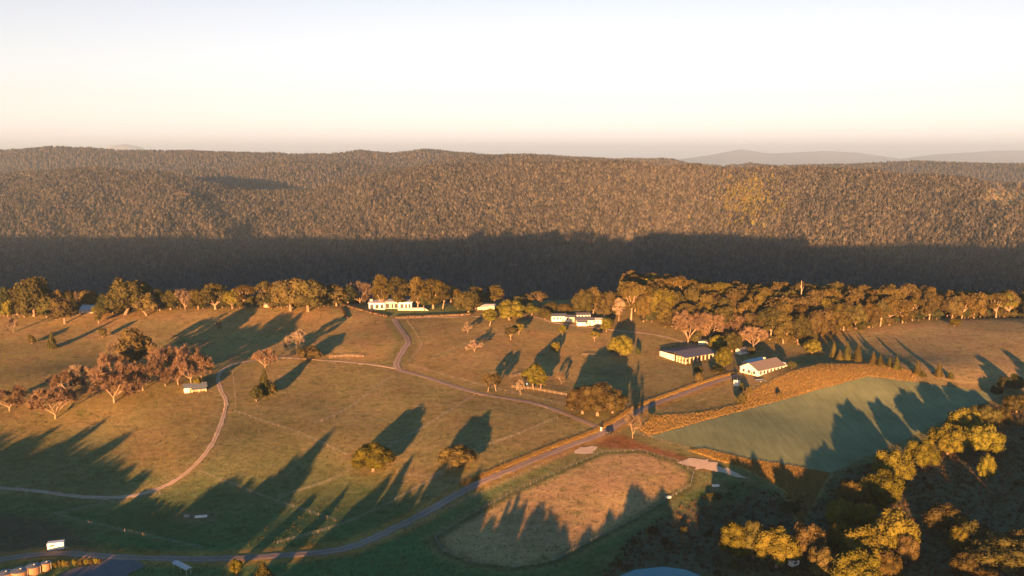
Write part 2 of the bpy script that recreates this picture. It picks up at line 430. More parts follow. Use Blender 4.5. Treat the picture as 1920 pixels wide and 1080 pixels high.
# ------------------------------------------------------------------ ground sheet
def axis(lo, hi, step, far_lo, far_hi, fstep):
    return np.concatenate([np.arange(far_lo, lo, fstep), np.arange(lo, hi, step), np.arange(hi, far_hi + 1, fstep)])
xs = axis(-470, 470, 2.0, -1670, 1670, 30); ys = axis(150, 720, 2.0, -900, 1400, 30)
GX, GY = np.meshgrid(xs, ys)
GZ = H(GX, GY)
TINT = np.empty(GX.shape + (3,)); TINT[:] = (.130, .140, .058)
def blend(poly, col, soft=3.0, amt=1.0):
    ins = inside(GX, GY, poly); d = seg_dist(GX, GY, poly, True)
    w = np.clip(.5 + np.where(ins, d, -d) / soft, 0, 1)[..., None] * amt
    TINT[:] = TINT * (1 - w) + np.array(col) * w
def line(poly, col, width, soft=1.5, amt=1.0):
    d = seg_dist(GX, GY, poly); w = np.clip((width - d) / soft + .5, 0, 1)[..., None] * amt
    TINT[:] = TINT * (1 - w) + np.array(col) * w
far = np.clip((GY - 330) / 130, 0, 1)[..., None]
TINT[:] = TINT * (1 - far) + np.array((.215, .165, .072)) * far
low = np.clip((345 - GY) / 40, 0, 1)[..., None]
TINT[:] = TINT * (1 - low) + np.array((.084, .132, .052)) * low
blend(UPPER, (.285, .195, .080), 8); blend(UPPER2, (.280, .195, .080), 6); blend(DRY, (.215, .165, .066), 12)
blend(MID, (.205, .168, .072), 14); blend(RIDGEEAST, (.275, .205, .100), 8)
blend(BROWN, (.105, .088, .055), 10); blend(LUSH, (.068, .138, .054), 8); blend(gl([(690, 584), (730, 593), (800, 593), (882, 589), (872, 572), (790, 572), (720, 578)]), (.13, .155, .06), 5)
blend(ARENA, (.30, .212, .108), 9); blend(SCRUB, (.090, .088, .052), 10); blend(LUSH2, (.045, .085, .035), 6)
blend(BANK, (.36, .235, .085), 3); blend(BANK2, (.34, .22, .075), 4); blend(JUNC, (.19, .085, .042), 4)
line(ARENA + ARENA[:1], (.075, .09, .04), 1.6, 2)
for k, p in fence_world.items(): line(p, (.24, .21, .12), .6, 2, .34)
line(ROAD, (.30, .175, .055), 5.5, 3, .8); line(LANE, (.20, .155, .06), 4.5, 3, .6); line(DRIVE, (.17, .15, .06), 7, 4, .8); line(TRACK, (.20, .165, .075), 4.5, 4, .7)
for tr in ([(430, 640), (500, 636), (560, 662), (640, 652), (740, 636)], [(120, 668), (200, 690), (300, 672), (400, 640)], [(520, 735), (600, 742), (690, 728), (745, 700)], [(800, 640), (860, 668), (960, 672), (1060, 690), (1150, 678)], [(560, 850), (620, 800), (700, 770), (860, 755)], [(40, 700), (60, 760), (160, 800), (300, 790), (395, 800)], [(1180, 800), (1230, 775), (1330, 745), (1380, 730)], [(1600, 660), (1700, 668), (1800, 650), (1930, 655)], [(760, 900), (860, 850), (980, 810), (1100, 806)], [(870, 1000), (960, 950), (1080, 920), (1200, 880)], [(1250, 870), (1180, 930), (1080, 980), (960, 1040)]):
    line(gl(tr), (.33, .25, .125), .35, .8, .55)
for gx, gy, gr in ((745, 694, 7), (1130, 808, 8), (420, 770, 6), (660, 858, 5), (890, 740, 4), (350, 968, 7), (377, 972, 8), (1342, 914, 6), (1062, 742, 4), (975, 735, 7), (1400, 712, 10)):
    q_ = g(gx, gy); w_ = (np.clip(1 - np.hypot(GX - q_[0], GY - q_[1]) / gr, 0, 1) ** .6 * .75)[..., None]
    TINT[:] = TINT * (1 - w_) + np.array((.20, .135, .080)) * w_            # trodden bare earth at gates and troughs
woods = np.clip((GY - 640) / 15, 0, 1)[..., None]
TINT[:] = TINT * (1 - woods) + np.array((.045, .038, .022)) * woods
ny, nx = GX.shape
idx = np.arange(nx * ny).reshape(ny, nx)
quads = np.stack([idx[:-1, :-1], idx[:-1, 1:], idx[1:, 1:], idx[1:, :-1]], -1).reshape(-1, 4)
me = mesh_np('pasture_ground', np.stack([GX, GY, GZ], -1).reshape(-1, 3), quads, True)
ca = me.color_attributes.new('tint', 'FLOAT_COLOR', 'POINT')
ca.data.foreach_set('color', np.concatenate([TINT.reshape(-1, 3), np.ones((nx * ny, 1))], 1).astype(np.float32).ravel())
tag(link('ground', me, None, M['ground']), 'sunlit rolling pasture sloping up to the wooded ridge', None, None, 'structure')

def strip(name, pts, width, mat, dz, label, wob=.35):
    c = dense(pts, 2.0); t = np.gradient(c, axis=0); t /= np.linalg.norm(t, axis=1)[:, None] + 1e-9
    nrm = np.stack([-t[:, 1], t[:, 0]], 1)
    k = 9; rows = []
    for j in range(k):
        o = (j / (k - 1) - .5) * width
        w = o + (rng.normal(0, wob, len(c)) if j in (0, k - 1) else 0)
        q = c + nrm * np.reshape(w, (-1, 1)) if np.ndim(w) else c + nrm * w
        rows.append(np.column_stack([q, H(q[:, 0], q[:, 1]) + dz * (1 if 0 < j < k - 1 else .6)]))
    V = np.stack(rows, 1); n = len(c)
    ix = np.arange(n * k).reshape(n, k)
    F = np.stack([ix[:-1, :-1], ix[:-1, 1:], ix[1:, 1:], ix[1:, :-1]], -1).reshape(-1, 4)
    me = mesh_np(name, V.reshape(-1, 3), F[:, ::-1], True)
    a = me.attributes.new('across', 'FLOAT', 'POINT'); a.data.foreach_set('value', np.tile(np.linspace(0, 1, k), n).astype(np.float32))
    return tag(link(name, me, None, mat), label, None, None, 'structure')
ruts(M['road'], .86); ruts(M['track'], .68)
strip('access_road', ROAD, 4.2, M['road'], .16, 'grey asphalt farm road curving up from the lower left')
strip('narrow_lane', LANE, 3.4, M['road'], .13, 'narrow grey lane leading up to the bend of the drive')
strip('house_drive', DRIVE, 3.8, M['road'], .19, 'winding grey drive up to the white hilltop house')
strip('dirt_track', TRACK, 2.2, M['track'], .10, 'pale dirt track looping round the left knoll')
strip('ridge_track', SPUR, 2.4, M['track'], .10, 'faint pale track along the top of the paddocks')

def patch(name, poly, mat, dz, label, step=4.0, edge=2.0, flat=None, jag=.3):
    ring = dense(poly, edge, True); ring = ring + rng.normal(0, jag, ring.shape)
    lo, hi = ring.min(0), ring.max(0)
    px_, py_ = np.meshgrid(np.arange(lo[0], hi[0], step), np.arange(lo[1], hi[1], step))
    px_, py_ = px_.ravel(), py_.ravel()
    ok = inside(px_, py_, ring) & (seg_dist(px_, py_, ring, True) > step * .4)
    pts = np.vstack([ring, np.column_stack([px_[ok], py_[ok]])])
    n = len(ring)
    r = geometry.delaunay_2d_cdt([Vector(p) for p in pts], [(i, (i + 1) % n) for i in range(n)], [], 1, 1e-4)
    V = np.array([(v.x, v.y) for v in r[0]]); z = H(V[:, 0], V[:, 1]) + dz if flat is None else np.full(len(V), flat)
    return tag(link(name, mesh_np(name, np.column_stack([V, z]), np.array([f[:] for f in r[2]]), True), None, mat), label, None, None, 'structure')
_cd = np.array(CROP[14][:2]) - np.array(CROP[0][:2])
M['crop'] = sheet_mat('young crop', (.160, .188, .102), .24, 1.0, .25, lines=(math.pi / 2 - math.atan2(_cd[1], _cd[0]), .45))
patch('crop_field', CROP, M['crop'], .14, 'flat blue green crop field with long tree shadows', 3.0)
patch('yard_pavement', YARD, M['yard'], .14, 'dark grey yard surface beside the round tanks')
GR1 = gl([(1270, 868), (1290, 857), (1325, 862), (1360, 877), (1398, 896), (1380, 896), (1350, 888), (1310, 880)])
GR2 = gl([(1075, 850), (1080, 841), (1110, 836), (1125, 841), (1110, 850), (1085, 853)])
patch('gravel_hardstand', GR1, M['gravel'], .2, 'pale gravel hardstand beyond the round paddock', 3.0, 2.0, None, .8)
patch('gravel_patch', GR2, M['gravel'], .2, 'pale gravel patch beside the road junction', 3.0, 2.0, None, .7)

mw, n_, l_, o_ = new_mat('pond water')
b_ = n_.new('ShaderNodeBsdfPrincipled'); b_.inputs['Base Color'].default_value = (.10, .12, .13, 1); b_.inputs['Roughness'].default_value = .06
q_ = n_.new('ShaderNodeTexNoise'); q_.inputs['Scale'].default_value = 1.2; u_ = n_.new('ShaderNodeBump'); u_.inputs['Strength'].default_value = .05
l_.new(q_.outputs['Fac'], u_.inputs['Height']); l_.new(u_.outputs[0], b_.inputs['Normal']); l_.new(b_.outputs[0], o_.inputs['Surface'])
pc = np.mean([p[:2] for p in POND], 0)
patch('pond', POND, mw, 0, 'small pond of still water at the lower edge of the scrub', 3.0, 1.0, float(np.max([p[2] for p in POND]) + .25), .15)

# ------------------------------------------------------------------ the forested ranges
def prof(pts):
    a = np.array(pts, float); return lambda px: np.interp(px, a[:, 0], a[:, 1])
c1 = prof([(-700, 330), (-200, 330), (0, 328), (60, 324), (150, 317), (200, 316), (300, 322), (400, 346), (470, 360), (520, 363), (570, 357), (630, 345), (700, 331), (780, 317), (850, 310), (960, 307), (1100, 305), (1280, 312), (1500, 318), (1640, 321), (1750, 330), (1860, 341), (1920, 351), (2300, 370), (2700, 370)])
c2 = prof([(-700, 330), (0, 331), (200, 331), (300, 325), (350, 319), (450, 312), (560, 301), (620, 301), (690, 311), (760, 313), (850, 296), (950, 291), (1050, 295), (1150, 301), (1280, 312), (1400, 330), (2000, 345), (2700, 345)])
c3 = prof([(-700, 286), (-100, 285), (0, 283), (100, 276), (180, 277), (240, 282), (400, 284), (550, 289), (620, 288), (680, 283), (740, 288), (800, 280), (850, 285), (900, 290), (1050, 292), (1100, 297), (1160, 299), (1210, 297), (1260, 299), (1290, 307), (1340, 311), (1400, 306), (1450, 311), (1540, 309), (1640, 306), (1700, 302), (1800, 306), (1920, 308), (2300, 311), (2700, 311)])
c4 = prof([(-700, 296), (190, 296), (215, 273), (245, 270), (275, 276), (300, 296), (1260, 300), (1320, 292), (1385, 280), (1440, 288), (1500, 285), (1540, 283), (1600, 286), (1680, 298), (1740, 290), (1850, 283), (1920, 282), (2100, 285), (2700, 296)])
az = np.radians(np.arange(-47, 47.01, .2)); PXA = 960 + FPX * np.tan(az)
DK = 1.24 - .33 * np.clip(PXA / 1920, -.3, 1.3)                       # the main slope stands farther off at the left
DD = np.concatenate([np.arange(1000, 3600, 30), np.arange(3600, 5800, 60), np.arange(5800, 16000, 700), np.arange(16000, 26000, 2000), np.arange(26000, 34500, 400)]).astype(float)
A2, D2 = np.meshgrid(az, DD)
P2 = 960 + FPX * np.tan(A2)
def smooth_noise(a, d, s1, s2, seed):
    r = np.random.default_rng(seed); z = 0
    for i in range(7):
        f = 1.6 ** i; z = z + np.sin(a * s1 * f * r.uniform(.8, 1.2) + r.uniform(0, 6)) * np.cos(d / s2 * f * r.uniform(.5, 1.1) + r.uniform(0, 6)) / f ** .9
    return z
def hills(a, d):
    px = 960 + FPX * np.tan(a); k = 1.24 - .33 * np.clip(px / 1920, -.3, 1.3)
    TH = 17.0
    def crest(c, D): return CZ + elev_tan(c(px)) * D / 1.0 - TH
    Dv, D1, D2_, D3 = 1500 * k, 2450 * k, 3500 * (.5 + .5 * k) + 250, 5000.0 + 0 * k
    z1, z2, z3 = crest(c1, D1), crest(c2, D2_), crest(c3, D3)
    zv = -165.0
    kn = [(1000 + 0 * k, zv - 5), (Dv, zv + 0 * k), (D1, z1), (.5 * (D1 + D2_), np.minimum(z1, z2) - 55), (D2_, z2), (.5 * (D2_ + D3), np.minimum(z2, z3) - 70), (D3, z3), (D3 + 1200, -200 + 0 * k), (40000 + 0 * k, -200 + 0 * k)]
    z = np.full(d.shape, -200.0)
    for i, ((da, za), (db, zb)) in enumerate(zip(kn[:-1], kn[1:])):
        m = (d >= da) & (d < db)
        t = np.clip((d - da) / np.maximum(db - da, 1), 0, 1)
        if i == 1: t = t ** .92 * (1 - .12 * (1 - t)) 
        else: t = t * t * (3 - 2 * t)
        z = np.where(m, za + (zb - za) * t, z)
    # spurs and gullies on the slopes, fading at the crests
    fade = np.ones(d.shape)
    for D in (D1, D2_, D3): fade = fade * np.clip(np.abs(d - D) / 350, .12, 1)
    z = z + fade * np.clip((5600 - d) / 400, 0, 1) * np.clip((d - 1100) / 300, 0, 1) * 15 * smooth_noise(a, d, 26, 420, 5)
    return z
Z2 = hills(A2, D2)
# the far pale mountains
Dm = 30000.0
mt = CZ + elev_tan(c4(P2)) * Dm
wgt = np.clip(1 - np.abs(D2 - Dm) / 3600, 0, 1)
Z2 = np.where(D2 > 25000, -200 + (mt + 200) * wgt, Z2)
na, nd = len(az), len(DD)
ix = np.arange(na * nd).reshape(nd, na)
F2 = np.stack([ix[:-1, :-1], ix[:-1, 1:], ix[1:, 1:], ix[1:, :-1]], -1).reshape(-1, 4)
V2 = np.stack([D2 * np.tan(A2), D2, Z2], -1)
me = mesh_np('hills', V2.reshape(-1, 3), F2, True)
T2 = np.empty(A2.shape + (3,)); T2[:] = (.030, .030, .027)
def meadow(p0, p1, d0, d1, col=(.27, .22, .11)):
    w = (np.clip((P2 - p0) / 12 + .5, 0, 1) * np.clip((p1 - P2) / 12 + .5, 0, 1) * (D2 > d0) * (D2 < d1))[..., None]
    T2[:] = T2 * (1 - w) + np.array(col) * w
T2[:] = np.where((D2 > 25000)[..., None], np.array((.32, .27, .22)), T2)      # paler surface colour stands in for haze on the far range
MEAD = [(1345, 1400, 4500, 5050), (1450, 1530, 4300, 5050), (1300, 1330, 4700, 5050), (1840, 1990, 2080, 2420)]
for q in MEAD: meadow(*q)
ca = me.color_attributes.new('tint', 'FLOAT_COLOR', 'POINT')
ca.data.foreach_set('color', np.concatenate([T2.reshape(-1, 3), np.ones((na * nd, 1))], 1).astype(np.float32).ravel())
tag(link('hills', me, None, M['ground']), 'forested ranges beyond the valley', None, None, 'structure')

# ------------------------------------------------------------------ tree shapes (unit size: one wide, one high, foot at the origin)
def quads_at(c, nrm, size, aspect=.75, jit=.6, r=None):
    r = r or rng
    c = np.asarray(c); n = np.asarray(nrm) + r.normal(0, jit, c.shape); n /= np.linalg.norm(n, axis=1)[:, None] + 1e-9
    t = np.cross(n, r.normal(size=c.shape)); t /= np.linalg.norm(t, axis=1)[:, None] + 1e-9
    b = np.cross(n, t); s = np.reshape(size * r.uniform(.6, 1.3, len(c)), (-1, 1))
    V = np.stack([c - t * s - b * s * aspect * .4, c + t * s * .3 - b * s * aspect, c + t * s + b * s * aspect * .3, c - t * s * .25 + b * s * aspect], 1).reshape(-1, 3)
    F = np.arange(len(c) * 4).reshape(-1, 4)
    return V, F

def lobes_crown(name, lobes, n, size, seed, jit=.55, aspz=1.0):
    """leaf sprays over the skins of a set of lobes (centre, rx, ry, rz)"""
    r = np.random.default_rng(seed)
    L = np.array(lobes, float); area = (L[:, 3] * L[:, 4]) ; cnt = np.maximum(8, (n * area / area.sum()).astype(int))
    C, N = [], []
    for (x, y, z, rx, rz), k in zip(L, cnt):
        u = r.normal(size=(k, 3)); u /= np.linalg.norm(u, axis=1)[:, None]
        u[:, 2] = np.where(u[:, 2] < -.55, -u[:, 2], u[:, 2])
        rad = r.uniform(.78, 1.06, (k, 1))
        p = np.array([x, y, z]) + u * np.array([rx, rx, rz]) * rad
        C.append(p); N.append(u / np.array([rx, rx, rz]))
    C, N = np.vstack(C), np.vstack(N); N /= np.linalg.norm(N, axis=1)[:, None]
    keep = np.ones(len(C), bool)
    for x, y, z, rx, rz in L:
        q = ((C[:, 0] - x) / rx) ** 2 + ((C[:, 1] - y) / rx) ** 2 + ((C[:, 2] - z) / rz) ** 2
        keep &= q > .50
    V, F = quads_at(C[keep], N[keep], size, jit=jit, r=r)
    # inner boughs: a lumpy low core in each lobe so that the crown is not see-through
    a, e = np.meshgrid(np.arange(8) * math.pi / 4, np.linspace(-1.35, 1.35, 5))
    cv, cf = [], []
    for x, y, z, rx, rz in L:
        k = .76 * r.uniform(.85, 1.1, a.shape); b0 = len(V) + sum(map(len, cv))
        cv.append(np.stack([x + np.cos(a) * np.cos(e) * rx * k, y + np.sin(a) * np.cos(e) * rx * k, z + np.sin(e) * rz * k], -1).reshape(-1, 3))
        cf += [(b0 + i * 8 + j, b0 + i * 8 + (j + 1) % 8, b0 + i * 8 + 8 + (j + 1) % 8, b0 + i * 8 + 8 + j) for i in range(4) for j in range(8)]
    return mesh_np(name, np.vstack([V] + cv), np.vstack([F, np.array(cf)]))

def trunk_mesh(name, base_r, top, lobes, seed, fork=.35, n=7, lean=.03):
    r = np.random.default_rng(seed); mb = MB()
    f = Vector((r.normal(0, lean), r.normal(0, lean), fork))
    mb.tube((0, 0, -.03), (0, 0, .02), base_r * 1.5, base_r * 1.15, n, False)
    mb.tube((0, 0, .02), f, base_r * 1.15, base_r * .75, n, False)
    for (x, y, z, rx, rz) in lobes[:9]:
        e = Vector((x, y, z)); mid = f.lerp(e, .5) + Vector((r.normal(0, .02), r.normal(0, .02), -.03 + r.normal(0, .015)))
        mb.tube(f, mid, base_r * .55, base_r * .34, 5, False); mb.tube(mid, e, base_r * .34, base_r * .12, 5, False)
    return mb.mesh(name)

def make_round(seed, n=2200, size=.034, lo=-.04, nl=16, q0=.55, q1=.78, l0=.13, l1=.22):
    r = np.random.default_rng(seed); lob = []
    cz = (1 + lo) / 2; hz = (1 - lo) / 2
    for i in range(nl):
        u = r.normal(size=3); u /= np.linalg.norm(u)
        if u[2] < -.5: u[2] = -u[2] * .5
        q = r.uniform(q0, q1)
        lr = r.uniform(l0, l1)
        lob.append((u[0] * .5 * q, u[1] * .5 * q, cz + u[2] * hz * q, lr, lr * hz * 2 * r.uniform(.8, 1.1)))
    lob.append((0, 0, cz, .34, hz * .78))
    return trunk_mesh('round_trunk', .035, 1, lob, seed, .22), lobes_crown('round_crown', lob, n, size, seed)

def make_gum(seed, n=2000, size=.036, fork=.26):
    r = np.random.default_rng(seed); lob = []
    k = r.integers(8, 12)
    for i in range(k):
        a = i * 2.4 + r.uniform(-.4, .4); q = r.uniform(.12, .36)
        z = .90 - .36 * (q / .36) ** 1.6 * r.uniform(.4, 1.3)
        lr = r.uniform(.13, .22)
        lob.append((math.cos(a) * q, math.sin(a) * q, min(z, .9), lr, lr * r.uniform(.55, .80)))
    lob.append((0.02, 0, .86, .2, .13))
    for i in range(4):
        a = r.uniform(0, 6.28); q = r.uniform(.05, .26); lr = r.uniform(.12, .19); lob.append((math.cos(a) * q, math.sin(a) * q, r.uniform(.36, .6), lr, lr * .6))
    return trunk_mesh('gum_trunk', .026, 1, lob, seed, fork, 6, .05), lobes_crown('gum_crown', lob, n, size, seed, .6)

def make_tall(seed, n=1900, size=.045, lo=.16):
    r = np.random.default_rng(seed); lob = []
    for i in range(13):
        t = (i + .5) / 13; z = lo + .08 + (1 - lo - .14) * t
        w = .36 * math.sin(math.pi * (.18 + .72 * t)) ** .8
        a = i * 2.4 + r.uniform(-.5, .5)
        lob.append((math.cos(a) * w * .75, math.sin(a) * w * .75, z, r.uniform(.16, .26), r.uniform(.07, .12)))
    return trunk_mesh('tall_trunk', .035, 1, lob, seed, lo), lobes_crown('tall_crown', lob, n, size, seed)

def make_cone(seed, n=1300, size=.05):
    r = np.random.default_rng(seed)
    t = 1 - np.sqrt(r.uniform(0, 1, n)) * .97; a = r.uniform(0, 6.283, n)
    tier = .82 + .18 * np.cos(t * 60); rad = (1 - t) ** .85 * .5 * tier * r.uniform(.55, 1.05, n)
    C = np.stack([np.cos(a) * rad, np.sin(a) * rad, .03 + t * .97], 1)
    N = np.stack([np.cos(a), np.sin(a), np.full(n, .55)], 1)
    V, F = quads_at(C, N, size * (1.15 - .6 * t), jit=.4, r=r)
    mb = MB(); mb.tube((0, 0, -.03), (0, 0, .9), .05, .01, 6, False)
    return mb.mesh('cone_trunk'), mesh_np('cone_crown', V, F)

def make_bare(seed, n_limb=6, fork=.10, twigs=12, upright=.5, fine=.008):
    """leafless crown: pale trunk and limbs (one mesh) and a haze of twigs (another)"""
    r = np.random.default_rng(seed); tr = MB(); tw_c, tw_d = [], []
    thin = MB()
    def grow(p, d, ln, rad, lev):
        if lev >= 4 or rad < .0012:
            for _ in range(twigs):
                q = (d + Vector(r.normal(0, .55, 3))).normalized(); tw_c.append(p); tw_d.append(q * r.uniform(.05, .11))
            return
        e = p + d * ln
        if (e.x ** 2 + e.y ** 2) ** .5 > .5: e = p + d * ln * .45
        (tr if lev < 3 else thin).tube(p, e, rad, rad * .68, 6 if lev < 2 else 4, False)
        for k in range(3 if lev else n_limb):
            a = r.uniform(0, 6.283) if lev else k * 6.283 / n_limb + r.uniform(-.3, .3)
            sp = r.uniform(.35, .75) if lev else r.uniform(.45, 1.05)
            o = d.orthogonal().normalized(); o.rotate(Matrix.Rotation(a, 3, d))
            q = (d * math.cos(sp) + o * math.sin(sp) + Vector((0, 0, .12 * upright))).normalized()
            grow(e, q, ln * r.uniform(.62, .9) if lev else .26 * r.uniform(.8, 1.2), rad * (.62 if lev else .55), lev + 1)
            if lev >= 2:
                m = p.lerp(e, r.uniform(.3, .9)); qq = (d + Vector(r.normal(0, .7, 3))).normalized(); tw_c.append(m); tw_d.append(qq * r.uniform(.05, .11))
    grow(Vector((0, 0, -.02)), Vector((r.normal(0, .04), r.normal(0, .04), 1)).normalized(), fork + .02, .021, 0)
    C, D = np.array(tw_c), np.array(tw_d)
    # three-pronged twig slivers
    V, F = [], []
    side = np.cross(D, r.normal(size=D.shape)); side /= np.linalg.norm(side, axis=1)[:, None] + 1e-9
    base = 0; tv = []
    for s in range(3):
        dd = D + r.normal(0, .028, D.shape); w = side * fine * r.uniform(.7, 1.4, (len(C), 1))
        st = C + D * (s * .22)
        tv.append(np.stack([st - w, st + w, st + dd], 1))
    tv = np.vstack(tv).reshape(-1, 3); tf = np.arange(len(tv)).reshape(-1, 3)
    z = np.concatenate([tv[:, 2], [v[2] for v in thin.v]]); zmax = np.percentile(z, 99.5)
    xy = max(.3, np.percentile(np.hypot(tv[:, 0], tv[:, 1]), 98))
    S = np.array([.5 / xy, .5 / xy, 1 / zmax])
    tme = tr; tme.v = [tuple(np.array(v) * S) for v in tr.v]
    bv = np.array(thin.v) * S if thin.v else np.zeros((0, 3))
    bf = np.array(thin.f); bf3 = np.vstack([bf[:, [0, 1, 2]], bf[:, [0, 2, 3]]])
    V = np.vstack([tv * S, bv]); F = np.vstack([tf, bf3 + len(tv)])
    return tme.mesh('bare_trunk'), mesh_np('bare_crown', V, F)

PROTO = {
 'round': [make_round(s) for s in (1, 2, 3, 4)],
 'dome': [make_round(s, 6500, .021, -.12, 36, .66, .76, .12, .17) for s in (21, 22, 23, 24)],
 'bush': [make_round(s, 1300, .045, -.12, 11) for s in (31, 32, 33)],
 'gum': [make_gum(s) for s in (41, 42, 43, 44, 45, 46)],
 'tall': [make_tall(s) for s in (51, 52, 53, 54)],
 'cone': [make_cone(s) for s in (61, 62, 63)],
 'bare': [make_bare(s) for s in (71, 72, 73, 74)],
 'blossom': [make_bare(s, 5, .12, 9, .2, .012) for s in (81, 82)],
}
def unit_fit(pair, keep_xy=False):
    """scale trunk and crown together so that the crown is exactly one high and one wide"""
    tm, cm = pair
    co = np.empty(len(cm.vertices) * 3, np.float32); cm.vertices.foreach_get('co', co); co = co.reshape(-1, 3)
    S = Matrix.Diagonal((.5 / np.percentile(np.hypot(co[:, 0], co[:, 1]), 97), .5 / np.percentile(np.hypot(co[:, 0], co[:, 1]), 97), 1 / np.percentile(co[:, 2], 99.6), 1))
    tm.transform(S); cm.transform(S)
    return pair
for v_ in PROTO.values():
    for p_ in v_: unit_fit(p_)
BARK = {'round': 'bark', 'dome': 'bark', 'bush': 'bark', 'gum': 'palebark', 'tall': 'palebark', 'cone': 'bark', 'bare': 'palebark', 'blossom': 'palebark'}
NAMES = {'round': 'broadleaf_tree', 'dome': 'broadleaf_tree', 'bush': 'shrub', 'gum': 'gum_tree', 'tall': 'slender_tree', 'cone': 'conifer', 'bare': 'bare_tree', 'blossom': 'small_pale_tree'}
CATS = {'bush': 'shrub'}
ALLTREES = []
def near_what(px):
    return 'at the left end' if px < 140 else 'near the pale roofed house' if px < 330 else 'near the big twin trunked tree' if px < 640 else 'near the modern house' if px < 860 else 'near the white cottages'
def plant(P, w, h, kind, mat, label, group=None, rz=None, var=None):
    v = PROTO[kind]; i = var if var is not None else random.randrange(len(v))
    root = empty(NAMES[kind], (P[0], P[1], P[2] - .05), label, CATS.get(kind, 'tree'), group, random.uniform(0, 6.28) if rz is None else rz, (w, w, h))
    tm, cm = v[i % len(v)]
    link('trunk', tm, root, M[BARK[kind]]); link('crown', cm, root, M[mat])
    ALLTREES.append((P, w, h))
    return root
def tree(px, base, top, wpx, kind, mat, label, group=None, var=None):
    """a tree whose foot is seen at (px, base) and whose top is seen at height top"""
    P = g(px, base); d = ray(px, top); zt = CZ + d[2] / d[1] * P[1]
    w = wpx * mpp(P); td = (CZ - P[2]) / P[1]           # td: how steeply one looks down on it
    if kind in ('round', 'dome', 'bush') and base > 600:
        P = P + np.array([d[0] / d[1], 1.0, 0]) * w * .18; P[2] = float(H(P[0], P[1])); zt = CZ + d[2] / d[1] * P[1]; h = zt - P[2] - .14 * w * td
    else: h = zt - P[2] - .16 * w * td
    h = max(1.5, h)
    return plant(P, w, h, kind, mat, label, group, None, var)

# ------------------------------------------------------------------ buildings
def windows(parent, wall_len, y, z0, z1, spots, face=-1, pane='pane', along='x', off=0.0):
    """framed windows standing 3 cm proud of a wall; along x at depth y, or along y at x = off"""
    for a, b in spots:
        f, p = MB(), MB()
        if along == 'x':
            e = y + face * .04
            f.box(a, b, min(y, e), max(y, e), z0, z1); q = y + face * .06
            p.box(a + .12, b - .12, min(e, q) + .002, max(e, q) + .002, z0 + .12, z1 - .12)
        else:
            e = off + face * .04
            f.box(min(off, e), max(off, e), a, b, z0, z1); q = off + face * .06
            p.box(min(e, q) + .002 * face, max(e, q) + .002 * face, a + .12, b - .12, z0 + .12, z1 - .12)
        fo = f.part('window', M['frame'], parent); p.part('pane', M[pane], fo)

def gable(root, x0, x1, y0, y1, h, rise, axis, roof_mat, wall_mat, over=.5, th=.14):
    """walls with gable ends and two roof slopes; ridge along axis 0 (x) or 1 (y)"""
    w = MB()
    if axis == 0:
        ym = (y0 + y1) / 2
        w.prism([(y0, 0), (y1, 0), (y1, h), (ym, h + rise), (y0, h)], 0, x0, x1)
        w.part('wall', M[wall_mat], root)
        for a, s in ((y0, -1), (y1, 1)):
            k = rise / abs(ym - a); e = a + s * over
            MB().prism([(e, h - k * over + .03), (ym, h + rise + .03), (ym, h + rise + th), (e, h - k * over + th)], 0, x0 - over, x1 + over).part('roof', M[roof_mat], root)
    else:
        xm = (x0 + x1) / 2
        w.prism([(x0, 0), (x1, 0), (x1, h), (xm, h + rise), (x0, h)], 1, y0, y1)
        w.part('wall', M[wall_mat], root)
        for a, s in ((x0, -1), (x1, 1)):
            k = rise / abs(xm - a); e = a + s * over
            MB().prism([(e, h - k * over + .03), (xm, h + rise + .03), (xm, h + rise + th), (e, h - k * over + th)], 1, y0 - over, y1 + over).part('roof', M[roof_mat], root)

# white modern house on the crest
P = g(735, 578)
b = empty('modern_house', P - [0, 0, .3], 'long low white modern house with pale flat roof on the ridge lawn', 'house', rz=R(2))
MB().box(-15.5, -4.6, -4, 5, 0, 4.6).part('wall', M['white'], b)
MB().box(-4.57, 5.0, -1, 5.5, 0, 4.9).part('wall', M['cream'], b)
MB().box(5.03, 14, -3, 5, 0, 4.9).part('wall', M['white'], b)
MB().prism([(-4.8, 4.65), (5.6, 5.3), (5.6, 5.55), (-4.8, 4.9)], 0, -16.2, -4.4).part('roof', M['paletin'], b)
MB().prism([(-2.6, 4.95), (6.2, 5.7), (6.2, 5.95), (-2.6, 5.2)], 0, -4.37, 5.2).part('roof', M['paletin'], b)
MB().prism([(-3.8, 4.95), (5.6, 5.5), (5.6, 5.75), (-3.8, 5.2)], 0, 5.23, 14.8).part('roof', M['paletin'], b)
MB().box(-15.2, -13.6, 1.0, 2.2, 5.2, 6.6).part('chimney', M['cream'], b)
windows(b, 0, -4, .6, 3.8, [(-14.8, -12.2), (-11.2, -8.6), (-7.6, -5.4)])
windows(b, 0, -1, .4, 3.9, [(-4.0, -1.6), (-1.2, 1.2), (1.6, 4.4)])
windows(b, 0, -3, .6, 3.9, [(6.0, 8.4), (9.2, 11.0), (11.6, 13.4)])
for x in (-4.2, -.2, 4.6): MB().box(x - .12, x + .12, -2.35, -2.1, 0, 5.0).part('verandah_post', M['white'], b)
P = g(772, 582)
b = empty('terrace_wall', P - [0, 0, .3], 'long low pale retaining wall of the lawn terrace below the white house', 'wall', rz=R(4))
MB().box(-9.5, 8.5, -.3, .3, 0, 1.9).part('wall_face', M['cream'], b)
MB().box(-9.6, 8.6, -.4, .4, 1.903, 2.05).part('coping', M['white'], b)
for i in range(5): MB().box(9 + i * .5, 9.5 + i * .5, -.9, .6, 0, 1.7 - i * .3).part('step', M['concrete'], b)
P = g(800, 569)
b = empty('open_pavilion', P - [0, 0, .2], 'small open pavilion with flat brown roof right of the modern house', 'pavilion')
